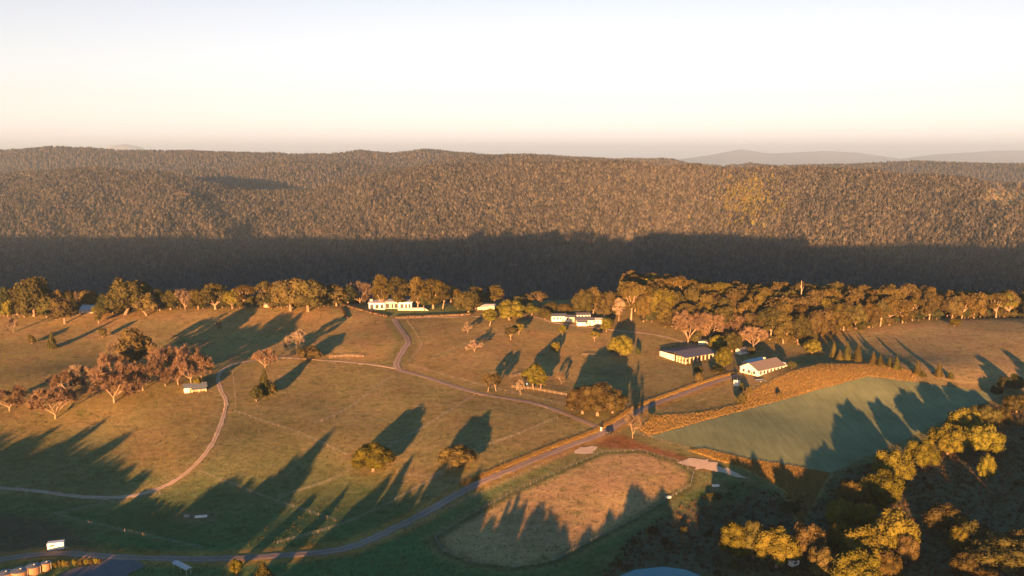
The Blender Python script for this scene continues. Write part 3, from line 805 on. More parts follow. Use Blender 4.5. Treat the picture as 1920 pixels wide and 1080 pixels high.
for x in (-6, -2, 2, 6):
    for y in (-2, 2): MB().box(x - .12, x + .12, y - .12, y + .12, 0, 2.6).part('post', M['timber'], b)
MB().box(-7, 7, -3, 3, 2.603, 2.95).part('roof', M['brownroof'], b); MB().box(-5.8, 5.8, 1.7, 1.9, 0, 2.5).part('back_wall', M['darkgap'], b)

def cottage(px, py, w, d, h, rise, rz, roof, wall, label, wins, porch=None, axis=0, name='cottage', cat='cottage'):
    P = g(px, py)
    b = empty(name, P - [0, 0, .4], label, cat, rz=R(rz))
    gable(b, -w / 2, w / 2, -d / 2, d / 2, h, rise, axis, roof, wall)
    if wins: windows(b, w, -d / 2, 1.3, h - .5, wins)
    MB().box(-.5 + w * .28, .5 + w * .28, -d / 2 - .07, -d / 2 - .002, 0, 2.3).part('door', M['timber'], b)
    if porch:
        x0, x1, dd = porch
        MB().prism([(-d / 2 - dd, h - 1.0), (-d / 2 - .01, h - .3), (-d / 2 - .01, h - .18), (-d / 2 - dd, h - .88)], 0, x0, x1).part('porch_roof', M[roof], b)
        for x in (x0 + .2, (x0 + x1) / 2, x1 - .2): MB().box(x - .08, x + .08, -d / 2 - dd + .1, -d / 2 - dd + .26, 0, h - 1.0).part('porch_post', M['white'], b)
    return b
cottage(1047, 600, 9.5, 7, 3.6, 1.1, 3, 'tin', 'white', 'white cottage with low grey roof, left end of the three cottages', [(-4, -2.6), (-1.6, -.2), (.6, 1.8)])
cottage(1069, 601, 6.0, 6, 3.2, .9, -8, 'tin', 'cream', 'small cream annex cottage tucked between two white cottages', [(-2.2, -.8)])
b = cottage(1096, 607, 11, 7, 3.4, 1.3, 2, 'tin', 'white', 'two level white cottage with upper gable behind the white van', [(-5, -3.4), (-2.4, -.8), (.2, 1.8)], (-5.5, 1.5, 2.0))
gable(b, -4.6, 4.2, 3.6, 9.5, 5.6, 1.0, 0, 'tin', 'white'); windows(b, 0, 3.6, 4.4, 5.4, [(-4, -2.6), (-1.8, -.4), (.6, 2), (2.6, 3.8)])
cottage(1122, 606, 8.5, 6, 3.0, .9, -3, 'paletin', 'white', 'plain white cottage beside the golden shrub, right end of the cottages', [(-3.5, -2), (-1, .4)])
b = cottage(912, 579, 12, 6, 3.0, .7, 0, 'paletin', 'cream', 'small pale house half hidden between golden tree and dark green tree', [(-5, -3.2), (-2, -.4)], (-6, 2, 2.0), name='small_house', cat='house')
P = g(175, 581)
b = cottage(177, 584, 15, 8, 3.0, 1.8, -4, 'paletin', 'cream', 'pale roofed house half hidden among trees at the left ridge end', [(-6.5, -4.5), (-2.5, -.5), (1, 2.4)], (-7.5, -1, 2.0), name='farm_house', cat='house')
gable(b, 7.8, 14.5, -2, 6, 3.4, 2.2, 1, 'paletin', 'cream'); windows(b, 0, -2, 1.2, 2.8, [(9, 10.5), (11.8, 13.3)])
cottage(505, 575, 6, 4, 2.4, 1.0, 5, 'brownroof', 'timber', 'small brown timber hut left of the big twin trunked tree', [(-2, -1)], name='hut', cat='hut')
cottage(1318, 645, 5.5, 3.5, 2.4, .5, -8, 'tin', 'white', 'tiny white hut among golden bushes behind the long shed', [(-2, -1)], name='hut', cat='hut')
cottage(1392, 662, 7, 4, 2.8, 1.0, 30, 'tin', 'white', 'small white outbuilding between the golden bushes and homestead', [(-2.6, -1.2), (-.4, .8)], name='outbuilding', cat='outbuilding')
b = cottage(366, 731, 10.4, 5.0, 2.5, 1.4, 24, 'blueroof', 'timber', 'little cream cabin with blue grey roof below the bare trees', [(-3.8, -2.4), (-1, .4)], (-2, 5.0, 1.8), name='cabin', cat='cabin')  # darker timber tone paints the tree shade onto the cabin walls
MB().box(-5.3, -2.9, -3.1, -2.56, 0, 2.4).part('end_wall', M['white'], b); MB().prism([(-2.5, 0), (2.5, 0), (2.5, 2.5), (0, 3.8), (-2.5, 2.5)], 0, -5.4, -5.21).part('end_wall', M['white'], b)  # white marks the sunlit left end beside the walls painted as shaded

# long shed with an open colonnaded side
P = g(1285, 683)
b = empty('long_shed', P - [0, 0, .3], 'wide low shed with blue grey roof, white end wall and open bays', 'shed', rz=R(33))
LX, LY, hh = 25.0, 21.0, 4.0
MB().box(-.15, .15, 9.0, LY, 0, hh).part('end_wall', M['white'], b)
MB().box(0.16, LX, LY - .3, LY, 0, hh).part('back_wall', M['cream'], b)
MB().box(LX - .3, LX, .3, LY - .32, 0, hh).part('side_wall', M['cream'], b)
MB().box(.5, LX - .5, 7.0, 7.3, 0, hh - .3).part('inner_wall', M['timber'], b)
MB().box(-.1, LX, .2, LY - .4, -.1, .06).part('slab', M['concrete'], b)
for s, (ya, yb, za, zb) in enumerate(((-.9, LY / 2, hh + .02, hh + 1.5), (LY + .6, LY / 2, hh + .02, hh + 1.5))):
    MB().prism([(ya, za), (yb, zb), (yb, zb + .14), (ya, za + .14)], 0, -.8, LX + .6).part('roof', M['tin'], b)
for i in range(9):
    x = .2 + i * (LX - .6) / 8; MB().box(x - .28, x + .28, -.28, .28, 0, hh).part('post', M['cream'], b)
for i in range(3): MB().box(-.28, .28, 2.0 + i * 2.4, 2.5 + i * 2.4, 0, hh).part('post', M['cream'], b)
for i in range(3): MB().box(8 + i * 3.0, 12.4 + i * 3.0 - 2, 3.2, 5.6, 4.9 - .02 + (3.2 - 0) * 0, 5.0).part('skylight', M['paletin'], b) if False else None
MB().box(.3, 2.2, .5, 6.8, .07, 1.3).part('stacked_timber', M['timber'], b)

# homestead: white gable end and a long glazed side
P = g(1421, 706)
b = empty('homestead', P - [0, 0, .4], 'white gabled homestead with grey brown roof above the orange bank', 'house', rz=R(36))
LX, LY = 22.0, 12.0
gable(b, 0, LX, 0, LY, 3.6, 3.0, 0, 'brownroof', 'white', .7)
windows(b, 0, 0, 1.0, 3.0, [(1.2 + i * 2.9, 3.2 + i * 2.9) for i in range(7)])
windows(b, 0, 0, 1.0, 2.9, [(1.6, 3.4), (5.0, 7.0), (8.6, 10.4)], -1, 'pane', 'y', 0.0)
MB().box(-.07, -.002, 3.7, 4.7, 0, 2.3).part('door', M['timber'], b)
MB().box(LX * .62, LX * .62 + .9, LY / 2 + .8, LY / 2 + 1.7, 5.3, 7.6).part('chimney', M['cream'], b)
MB().box(1, LX + .4, -2.0, -1.0, -1.5, .15).part('verandah_deck', M['concrete'], b)
gable(b, 11, LX + 3, LY + 2.5, LY + 8, 3.0, 1.4, 0, 'paletin', 'cream', .4)
gable(b, LX + .05, LX + 5.0, 1.0, LY - 1, 3.0, 1.2, 1, 'paletin', 'white', .3)

# round white water tank
def tank(P, r, h, wall, roof, label, name='water_tank', cat='water tank', group=None):
    b = empty(name, P - np.array([0, 0, .2]), label, cat, group)
    m = MB()
    for k in range(4):
        m.tube((0, 0, h * k / 4), (0, 0, h * (k + 1) / 4), r, r, 20, False); m.tube((0, 0, h * (k + .9) / 4), (0, 0, h * (k + 1) / 4), r * 1.012, r * 1.012, 20, True)
    m.part('wall', M[wall], b)
    MB().tube((0, 0, h + .02), (0, 0, h + r * .22), r * 1.05, .18, 20).part('roof', M[roof], b)
    MB().tube((r * .2, 0, h + r * .2), (r * .2, 0, h + r * .27), .3, .3, 10).part('hatch', M['steel'], b)
    MB().tube((r + .08, 0, 0), (r + .08, 0, h), .06, .06, 6).part('pipe', M['steel'], b)
    return b
tank(g(1381, 722), 1.7, 3.1, 'white', 'darkgap', 'round white water tank with dark lid beside the farm road')
for (px, py, r, h), s in zip(((10, 1086, 2.4, 2.4), (37, 1082, 2.5, 2.5), (63, 1074, 2.2, 2.6), (87, 1068, 1.5, 2.6)), ('nearest the corner of the yard', 'second from the yard corner', 'third, before the smallest tank', 'the slim one nearest the orange shrubs')):
    tank(g(px, py), r, h, 'tan', 'blueroof', 'round tan tank with blue grey lid, ' + s, group='round tanks beside the yard')
P = g(342, 1071)
b = empty('open_carport', P - [0, 0, .2], 'narrow pale roofed shelter on the lower edge near the road', 'shelter', rz=R(-38))
for x in (-3.6, 0, 3.6):
    for y in (-.7, .7): MB().box(x - .07, x + .07, y - .07, y + .07, 0, 2.1).part('post', M['steel'], b)
MB().prism([(-1.1, 2.12), (0, 2.5), (1.1, 2.12), (1.1, 2.2), (0, 2.58), (-1.1, 2.2)], 0, -4.2, 4.2).part('roof', M['paletin'], b)

# ------------------------------------------------------------------ vehicles and small things
def wheel(root, x, y, r=.34, w=.22):
    t = MB().tube((x, y - w / 2, r), (x, y + w / 2, r), r, r, 14).part('wheel', M['rubber'], root)
    MB().tube((x, y - w / 2 - .01, r), (x, y + w / 2 + .01, r), r * .55, r * .55, 10).part('rim', M['steel'], t)
def car(P, rz, mat, label, van=False, s=1.0):
    b = empty('parked_car' if not van else 'parked_van', P + np.array([0, 0, .12]), label, 'car' if not van else 'van', rz=rz, scale=(s, s, s))
    if van: body = [(-2.4, .35), (2.3, .35), (2.4, .9), (2.0, 1.15), (1.5, 2.0), (-2.4, 2.05)]
    else: body = [(-2.25, .35), (2.2, .35), (2.25, .8), (1.95, 1.02), (1.05, 1.1), (.45, 1.75), (-1.9, 1.78), (-2.25, 1.1)]
    MB().prism(body, 1, -.9, .9).part('body', M[mat], b)
    for sy in (-1, 1):
        y0 = sy * .9; a, c = sorted((y0 + sy * .004, y0 + sy * .02))
        for (x0, x1, xt0, xt1) in (((-1.8, -.6, -1.7, -.6), (-.5, .75, -.5, .35)) if not van else ((-.2, .9, -.2, .9), (1.0, 1.6, 1.0, 1.35))):
            MB().prism([(x0, 1.12), (x1, 1.12), (xt1, 1.62), (xt0, 1.62)], 1, a, c).part('side_window', M['pane'], b)
        for x in (-1.4, 1.4): wheel(b, x, sy * .82)
        MB().box(2.2, 2.29, sy * .75 - .13, sy * .75 + .13, .66, .84).part('headlight', M['lamp'], b)
        MB().box(-2.30, -2.22 if not van else -2.36, sy * .75 - .12, sy * .75 + .12, .78, 1.0).part('tail_light', M['redlamp'], b)
    xw = (1.02, .52, 1.14, 1.7) if not van else (1.98, 1.58, 1.2, 1.9)
    MB().prism([(xw[0] + .03, xw[2]), (xw[1] + .03, xw[3]), (xw[1] + .05, xw[3]), (xw[0] + .05, xw[2])], 1, -.75, .75).part('windscreen', M['pane'], b)
    MB().prism([(-2.27, 1.16), (-1.97, 1.7), (-1.99, 1.7), (-2.29, 1.16)] if not van else [(-2.42, 1.2), (-2.42, 1.8), (-2.44, 1.8), (-2.44, 1.2)], 1, -.7, .7).part('rear_window', M['pane'], b)
    return b
d_ = np.array(ROAD[15][:2]) - np.array(ROAD[13][:2])
car(g(1142, 815), math.atan2(d_[1], d_[0]), 'carpaint', 'dark blue car driving on the road at the junction')
car(g(1091, 612), R(4), 'whitepaint', 'white van parked in front of the two level cottage', True, 1.3)

P = g(106, 1031)
b = empty('box_trailer', P, 'white box trailer parked on grass above the road bend', 'trailer', rz=R(17))
MB().box(-2.5, 2.4, -1.05, 1.05, .5, 2.75).part('body', M['whitepaint'], b)
MB().box(-2.55, 2.45, -1.1, 1.1, 2.753, 2.86).part('roof', M['whitepaint'], b)
for x in (-.7, .3):
    for y in (-1.0, 1.0): wheel(b, x, y, .36)
MB().tube((2.4, .5, .55), (3.6, 0, .5), .05, .05).tube((2.4, -.5, .55), (3.6, 0, .5), .05, .05).part('drawbar', M['steel'], b)
dr = MB().box(-2.53, -2.502, -.9, .9, .6, 2.6).part('rear_door', M['whitepaint'], b); MB().box(-2.58, -2.532, -.1, .1, 1.3, 1.4).part('handle', M['steel'], dr)
MB().box(-1.8, -.4, -1.075, -1.052, 1.7, 2.3).part('side_window', M['pane'], b)
MB().box(-2.3, 2.2, -1.062, -1.052, 1.0, 1.1).part('trim_strip', M['steel'], b)

def trough(px, py, L, label, rz, mat='steel'):
    b = empty('water_trough', g(px, py), label, 'trough', rz=R(rz))
    m = MB().box(-L / 2, L / 2, -.5, -.44, .1, .7).box(-L / 2, L / 2, .44, .5, .1, .7).box(-L / 2, -L / 2 + .06, -.44, .44, .1, .7).box(L / 2 - .06, L / 2, -.44, .44, .1, .7)
    m.part('side_panel', M[mat], b); MB().box(-L / 2 + .06, L / 2 - .06, -.44, .44, .08, .5).part('water_fill', mw, b)
    for x in (-L / 2 + .3, L / 2 - .3): MB().box(x - .1, x + .1, -.4, .4, 0, .08).part('foot', M['concrete'], b)
trough(377, 970, 4.2, 'long white water trough in the shaded green valley', 12, 'whitepaint')
trough(350, 969, 1.8, 'short pale trough left of the long white trough', 0, 'concrete')
trough(1342, 912, 2.6, 'pale trough on the green patch beyond the round paddock', 4, 'whitepaint')
trough(1253, 934, 1.8, 'small white trough by the paddock rail', 20, 'whitepaint')
b = empty('rain_barrel', g(988, 722), 'blue plastic barrel under the golden clump', 'barrel')
MB().tube((0, 0, 0), (0, 0, .5), .5, .58, 14).tube((0, 0, .5), (0, 0, 1.2), .58, .5, 14).part('drum', M['bluepl'], b); MB().tube((0, 0, 1.203), (0, 0, 1.28), .52, .52, 14).part('lid', M['bluepl'], b)
b = empty('gate_pillar', g(1127, 808), 'small white gate pillar where the lane meets the road', 'pillar')
MB().box(-.35, .35, -.35, .35, 0, 1.5).part('shaft', M['white'], b); MB().box(-.45, .45, -.45, .45, 1.503, 1.7).part('cap', M['white'], b)
b = empty('machinery_trailer', g(1425, 716), 'blue grey low farm trailer below the homestead', 'trailer', rz=R(10))
MB().box(-2.2, 2.2, -.9, .9, .6, .8).box(-2.2, 2.2, .8, .9, .803, 1.3).part('tray', M['blueroof'], b)
for y in (-.8, .8): wheel(b, 0, y, .38)
MB().tube((2.2, 0, .6), (3.4, 0, .5), .06, .05).part('drawbar', M['steel'], b)
b = empty('small_caravan', g(1488, 1062), 'small white caravan among the dark trees by the pond', 'caravan', rz=R(30))
MB().prism([(-1.7, .5), (1.5, .5), (1.8, 1.3), (1.4, 2.2), (-1.5, 2.2), (-1.8, 1.4)], 1, -.85, .85).part('body', M['whitepaint'], b)
for y in (-.75, .75): wheel(b, 0, y, .3)
MB().box(-.9, .7, -.875, -.852, 1.3, 1.9).part('side_window', M['pane'], b); MB().tube((1.6, 0, .55), (2.7, 0, .5), .05, .05).part('drawbar', M['steel'], b)

# timber rails and pale log fences
def rail_fence(pts, label, h=1.3, gap=2.6, rails=3, mat='rail', name='rail_fence', thick=.09):
    P = dense(gl(pts), gap); z = H(P[:, 0], P[:, 1])
    b = empty(name, (P[0][0], P[0][1], z[0]), label, 'fence'); o = np.array([P[0][0], P[0][1], z[0]])
    Q = np.column_stack([P, z]) - o
    for q in Q: MB().tube(q - [0, 0, .1], q + [0, 0, h], thick, thick * .85, 6).part('post', M[mat], b)
    for k in range(rails):
        m = MB(); zz = h * (k + .8) / rails
        for a, c in zip(Q[:-1], Q[1:]): m.tube(a + [0, 0, zz], c + [0, 0, zz], thick * .6, thick * .6, 5)
        m.part('rail', M[mat], b)
rail_fence([(960, 727), (1000, 731), (1040, 738), (1062, 742)], 'pale timber rail fence below the golden clump with barrel')
rail_fence([(618, 671), (650, 669), (682, 670)], 'short pale log rail beside the dirt track')
rail_fence([(1092, 666), (1120, 668), (1150, 670)], 'old brown timber yard rail left of the round yellow tree', mat='post', thick=.14)
rail_fence([(958, 708), (975, 704), (995, 701)], 'old brown timber rail uphill of the golden clump', mat='post', thick=.14)

def wire_fence(pts3, label, gap=4.0, closed=False):
    P = dense(pts3, gap, False) if not closed else dense(pts3, gap, True); z = H(P[:, 0], P[:, 1])
    o = np.array([P[0][0], P[0][1], z[0]]); b = empty('wire_fence', o, label, 'fence')
    Q = np.column_stack([P, z]) - o
    m = MB()
    for i, q in enumerate(Q):
        r = .10 if i % 8 == 0 else .06
        m.tube(q - [0, 0, .1], q + np.array([0, 0, 1.15 + random.uniform(-.06, .08)]), r, r * .9, 5)
    tag(m.part('fence_posts', M['post'], b), kind='stuff')
    w = MB(); seq = list(zip(Q[:-1], Q[1:])) + ([(Q[-1], Q[0])] if closed else [])
    for k in (.45, .8, 1.15):
        for a, c in seq: w.tube(a + [0, 0, k], c + [0, 0, k], .012, .012, 3, False)
    tag(w.part('wire_strands', M['steel'], b), kind='stuff')
for k, p in fence_world.items(): wire_fence(p, k)
wire_fence(ARENA, 'post and wire fence ringing the round straw coloured paddock', 3.0, True)

# clipped dark hedge round the house lawn
def hedge(pts, label, w=1.8, h=1.6):
    c = dense(gl(pts), .8); n = 26
    C = np.repeat(c, n, 0) + rng.normal(0, .15, (len(c) * n, 2)); k = len(C)
    a = rng.uniform(0, math.pi, k); off = np.cos(a) * w / 2; up = np.sin(a) ** .6 * h
    t = np.gradient(c, axis=0); t /= np.linalg.norm(t, axis=1)[:, None]; nn = np.repeat(np.stack([-t[:, 1], t[:, 0]], 1), n, 0)
    xy = C + nn * off[:, None]; z = H(xy[:, 0], xy[:, 1]) + up * rng.uniform(.85, 1.1, k)
    N = np.column_stack([nn * np.cos(a)[:, None], np.sin(a)])
    o = np.array([c[0][0], c[0][1], float(H(*c[0]))])
    V, F = quads_at(np.column_stack([xy, z]) - o, N, .32, jit=.5)
    b = empty('hedge', o, label, 'hedge'); link('leaves', mesh_np('hedge_leaves', V, F), b, M['hedge'])
    cm = MB()
    for p0, p1 in zip(c[:-1:2], c[2::2]):
        z0, z1 = float(H(*p0)), float(H(*p1)); cm.tube((p0[0] - o[0], p0[1] - o[1], z0 - o[2] + h * .4), (p1[0] - o[0], p1[1] - o[1], z1 - o[2] + h * .4), w * .38, w * .38, 6)
    cm.part('stems', M['bark'], b)
hedge([(640, 573), (668, 580), (700, 589), (728, 595)], 'dark clipped hedge curving down the left side of the house lawn')
hedge([(740, 597), (790, 595), (840, 593), (884, 591)], 'dark clipped hedge along the front of the house lawn')
hedge([(641, 578), (646, 588), (651, 597)], 'short dark hedge running downhill left of the house lawn', 1.4, 1.2)

# ------------------------------------------------------------------ trees, one by one
RL = 'trees of the left ridge line'
L = [
 # left ridge line: px, base, top, width, kind, leaves, label
 (8, 592, 537, 28, 'round', 'dark', 'dark ragged tree at the left end of the ridge line'),
 (33, 590, 535, 28, 'tall', 'olive', 'slender olive tree left of the tallest left end tree'),
 (64, 593, 518, 52, 'round', 'olive', 'tallest broad olive tree of the left ridge end'),
 (84, 586, 530, 26, 'round', 'dark', 'dark tree tight behind the tallest broad left end tree'),
 (15, 594, 560, 24, 'bush', 'gold', 'yellowish round shrub at the foot of the left end trees'),
 (46, 595, 562, 24, 'bush', 'olive', 'olive shrub before the tallest left end tree'),
 (88, 595, 560, 30, 'bush', 'olive', 'low olive shrub between the tallest left tree and the lawn tree'),
 (107, 585, 543, 20, 'tall', 'rust', 'thin brownish tree left of the pale roofed house'),
 (122, 609, 556, 46, 'round', 'rust', 'round brown gold tree standing forward of the pale roofed house'),
 (130, 580, 544, 22, 'round', 'olive', 'olive tree behind the round brown gold lawn tree'),
 (145, 578, 546, 13, 'bare', 'paletwig', 'thin pale bare tree behind the pale roofed house'),
 (170, 578, 544, 30, 'round', 'gumleaf', 'bronze tree directly behind the pale roofed house'),
 (186, 592, 572, 24, 'bush', 'gold', 'golden shrub in front of the pale roofed house'),
 (197, 585, 549, 28, 'round', 'dark', 'dark tree right of the pale roofed house'),
 (235, 590, 520, 62, 'round', 'olive', 'biggest broad tree right of the pale roofed house'),
 (218, 592, 556, 32, 'bush', 'gumleaf', 'bronze shrub at the left foot of the biggest ridge tree'),
 (268, 582, 528, 32, 'round', 'dark', 'dark tree behind the biggest broad ridge tree'),
 (275, 592, 548, 40, 'round', 'rust', 'low rusty tree right of the biggest broad ridge tree'),
 (300, 583, 541, 26, 'round', 'dark', 'dark tree between a low rusty tree and an olive tree'),
 (320, 581, 543, 34, 'round', 'olive', 'olive tree left of the pinkish bare tree'),
 (347, 580, 541, 34, 'bare', 'paletwig', 'pinkish bare tree on the left ridge line'),
 (372, 580, 541, 32, 'round', 'gumleaf', 'bronze tree between pinkish bare tree and taller ridge tree'),
 (404, 580, 530, 38, 'tall', 'olive', 'taller olive tree midway along the left ridge line'),
 (436, 579, 541, 30, 'round', 'gold', 'golden tree left of two tall gums on the ridge'),
 (460, 578, 533, 34, 'gum', 'gumleaf', 'spreading gum left of the pale trunked gum'),
 (495, 575, 527, 28, 'gum', 'olive', 'pale trunked gum left of the small brown hut'),
 (521, 572, 527, 22, 'bare', 'paletwig', 'pale bare tree left of the big twin trunked tree'),
 (545, 583, 520, 58, 'round', 'rust', 'left crown of the big twin trunked ridge tree'),
 (578, 584, 521, 56, 'round', 'olive', 'right crown of the big twin trunked ridge tree'),
 (607, 574, 532, 38, 'round', 'dark', 'dark evergreen right of the big twin trunked tree'),
 (631, 574, 534, 32, 'tall', 'rust', 'rusty upright tree at the top of the short hedge'),
 (652, 572, 535, 30, 'round', 'dark', 'dark evergreen left of the rounded pale bare tree'),
 (675, 570, 529, 48, 'bare', 'paletwig', 'rounded pale bare tree left of the white house'),
 (715, 566, 514, 26, 'tall', 'gumleaf', 'lollipop shaped tree rising behind the white house'),
 (748, 564, 518, 34, 'tall', 'olive', 'olive tree behind the middle of the white house'),
 (783, 563, 518, 28, 'tall', 'gumleaf', 'pale trunked tree behind the right end of the white house'),
 (795, 566, 545, 26, 'round', 'dark', 'low dark tree behind the open pavilion'),
 (812, 564, 523, 36, 'tall', 'gumleaf', 'tallest tree right of the open pavilion'),
 (830, 566, 530, 28, 'gum', 'olive', 'gum leaning over the pavilion lawn'),
 (845, 568, 538, 28, 'round', 'gold', 'golden tree at the right end of the house lawn'),
 (858, 566, 541, 22, 'round', 'gumleaf', 'small bronze tree behind the lawn corner'),
 (878, 590, 545, 44, 'round', 'olive', 'large dark green tree at the right corner of the lawn hedge'),
 (892, 566, 537, 24, 'tall', 'rust', 'thin rusty tree behind the small pale house'),
 (905, 570, 548, 24, 'round', 'dark', 'dark low tree behind the small pale house'),
 (927, 568, 535, 28, 'tall', 'gumleaf', 'upright bronze tree right of the small pale house'),
 (955, 600, 561, 44, 'dome', 'gold', 'bright golden round tree right of the small pale house'),
 (918, 611, 578, 30, 'gum', 'gold', 'slight golden gum below the small pale house'),
 (970, 585, 553, 30, 'round', 'dark', 'dark tree behind the bright golden round tree'),
 (988, 576, 551, 24, 'gum', 'rust', 'left one of twin rusty gums left of the cottages'),
 (1010, 574, 545, 26, 'gum', 'rust', 'right one of twin rusty gums left of the cottages'),
 (996, 592, 568, 28, 'round', 'gold', 'golden low tree below the twin rusty gums'),
 (1022, 599, 577, 20, 'bush', 'olive', 'round green shrub left of the first white cottage'),
 (1033, 586, 566, 22, 'round', 'olive', 'small olive tree behind the green shrub'),
 (1058, 588, 568, 28, 'round', 'gumleaf', 'low bronze tree behind the first white cottage'),
 (1092, 594, 540, 38, 'round', 'olive', 'tall egg shaped tree behind the two level cottage'),
 (1112, 590, 538, 24, 'tall', 'rust', 'rusty tree between the two tall cottage trees'),
 (1134, 598, 545, 34, 'round', 'rust', 'tall brown tree behind the right end cottage'),
 (1160, 602, 558, 22, 'gum', 'paletwig', 'pale stemmed thin gum at the left edge of the wood'),
 (1150, 592, 566, 22, 'round', 'dark', 'dark shrubby tree beside the pale stemmed thin gum'),
 (1183, 602, 527, 52, 'gum', 'gumleaf', 'tall spreading gum leading the left edge of the wood'),
 # open paddocks
 (25, 624, 590, 22, 'blossom', 'paletwig', 'small pale bare tree alone at the far left of the hill'),
 (185, 607, 578, 15, 'tall', 'olive', 'slim green tree in front of the pale roofed house'),
 (60, 645, 627, 18, 'bush', 'olive', 'small round green shrub left of the small conifer'),
 (98, 654, 620, 17, 'cone', 'pine', 'small dark conifer on the open left hill'),
 (192, 634, 614, 15, 'round', 'olive', 'small round tree left of the bare tree dome'),
 (411, 626, 597, 11, 'blossom', 'paletwig', 'thin dead white tree alone on the left hill'),
 (255, 694, 612, 68, 'round', 'rust', 'large russet domed tree at the back of the bare clump'),
 (230, 684, 628, 46, 'bare', 'paletwig', 'pale branching bare tree left of the russet domed tree'),
 (216, 716, 655, 50, 'bare', 'twig', 'bare tree in the middle of the clump behind the nearest one'),
 (310, 724, 648, 52, 'bare', 'twig', 'tall many stemmed bare tree, left of the clump above the cabin'),
 (334, 722, 648, 52, 'bare', 'twig', 'tall many stemmed bare tree, middle of the clump above the cabin'),
 (358, 718, 655, 50, 'bare', 'twig', 'tall bare tree right behind the cabin roof'),
 (378, 713, 665, 40, 'bare', 'twig', 'lower bare tree at the right end of the clump above the cabin'),
 (268, 732, 670, 66, 'bare', 'twig', 'wide bare tree between the nearest bare tree and the tall stems'),
 (214, 755, 680, 84, 'bare', 'twig', 'nearest bare tree with pale forked trunk on the left knoll'),
 (246, 738, 684, 50, 'bare', 'twig', 'bare tree just right of the pale forked one'),
 (150, 728, 681, 40, 'bare', 'paletwig', 'slim bare tree left of the clump with pale trunk'),
 (128, 738, 694, 48, 'bare', 'twig', 'low bare tree left of the slim pale trunked one'),
 (104, 785, 720, 70, 'bare', 'twig', 'spreading bare tree at the left shadow edge'),
 (18, 770, 722, 64, 'bare', 'twig', 'spreading bare tree at the left border of the view'),
 (96, 724, 703, 24, 'blossom', 'paletwig', 'small pale bare tree on the slope between the bare trees'),
 (372, 730, 707, 20, 'bush', 'gold', 'golden shrub right behind the cabin'),
 (556, 655, 617, 40, 'blossom', 'pink', 'pale pink blossoming tree above the dirt track'),
 (576, 678, 650, 48, 'round', 'rust', 'brown rounded tree on the dirt track below the blossom tree'),
 (497, 690, 654, 38, 'bare', 'twig', 'brown bare tree beside the dirt track'),
 (497, 742, 690, 26, 'cone', 'pine', 'tall dark conifer at the fence corner below the track'),
 (481, 755, 722, 24, 'round', 'dark', 'dark shrubby tree left of the fence corner conifer'),
 (510, 742, 716, 22, 'round', 'olive', 'olive small tree right of the fence corner conifer'),
 (700, 890, 827, 76, 'dome', 'gold', 'big round golden green tree alone on the lower slope'),
 (858, 880, 832, 68, 'dome', 'rust', 'lower pinkish brown tree right of the big round tree'),
 (877, 625, 604, 18, 'blossom', 'paletwig', 'little pale bare tree below the hedge'),
 (890, 660, 637, 30, 'blossom', 'pink', 'low pale pinkish tree in the upper paddock'),
 (958, 637, 612, 24, 'gum', 'olive', 'small twisted gum in the upper paddock'),
 (973, 628, 606, 20, 'gum', 'gold', 'thin golden gum beside the twisted small gum'),
 (915, 735, 700, 20, 'gum', 'rust', 'left one of two white trunked gums by the lane'),
 (930, 733, 699, 22, 'gum', 'olive', 'right one of two white trunked gums by the lane'),
 (1054, 634, 608, 16, 'gum', 'gold', 'thin golden sapling below the first white cottage'),
 (1040, 664, 640, 20, 'round', 'gold', 'small golden tree within a long tree shadow'),
 (1000, 730, 680, 42, 'round', 'gold', 'golden tree clump over the blue barrel'),
 (1014, 730, 700, 28, 'gum', 'gold', 'short golden gum right of the golden clump'),
 (975, 740, 712, 16, 'blossom', 'paletwig', 'thin pale stem left of the golden clump'),
 (1052, 720, 696, 22, 'blossom', 'paletwig', 'small pale bare tree right of the golden clump'),
 (1115, 640, 620, 20, 'gum', 'gold', 'small golden tree left of the round yellow tree'),
 (1137, 624, 596, 24, 'round', 'gold', 'golden shrub tree beside the right end cottage'),
 (1163, 670, 627, 44, 'dome', 'gold', 'bright round yellow tree in the middle paddock'),
 (1196, 668, 650, 12, 'bush', 'dark', 'small dark shrub right of the round yellow tree'),
 (1092, 780, 722, 60, 'dome', 'rust', 'left half of the wide tangled russet tree by the road'),
 (1120, 784, 716, 70, 'dome', 'rust', 'middle of the wide tangled russet tree by the road'),
 (1148, 778, 728, 54, 'dome', 'rust', 'right end of the wide tangled russet tree by the road'),
 (1072, 770, 742, 26, 'bush', 'olive', 'olive shrub left of the wide tangled russet tree'),
 (1186, 822, 765, 30, 'blossom', 'paletwig', 'forked pale dead looking tree at the road junction'),
 (1222, 792, 775, 14, 'bush', 'rust', 'small rusty shrub at the left tip of the orange bank'),
 # around the sheds
 (1290, 644, 582, 52, 'bare', 'twig', 'spreading bare tree at the wood edge behind the shed'),
 (1330, 638, 585, 44, 'bare', 'twig', 'bare tree behind the tiny white hut'),
 (1362, 634, 588, 56, 'bare', 'twig', 'fan shaped bare tree behind the golden bushes'),
 (1412, 655, 610, 44, 'bare', 'twig', 'bare tree behind the small white outbuilding'),
 (1303, 644, 622, 24, 'bush', 'olive', 'round olive bush left of the tiny white hut'),
 (1345, 658, 628, 34, 'dome', 'gold', 'round yellow green bush right of the tiny white hut'),
 (1372, 662, 621, 36, 'dome', 'olive', 'green gold bush behind the egg shaped golden tree'),
 (1357, 692, 650, 31, 'dome', 'gold', 'egg shaped golden tree at the right end of the shed'),
 (1345, 700, 685, 34, 'bush', 'dark', 'low dark shrub before the egg shaped golden tree'),
 (1310, 702, 684, 16, 'bush', 'dark', 'dark shrub below the shed wall'),
 (1309, 721, 697, 17, 'round', 'rust', 'rusty shrub tree beside the farm road'),
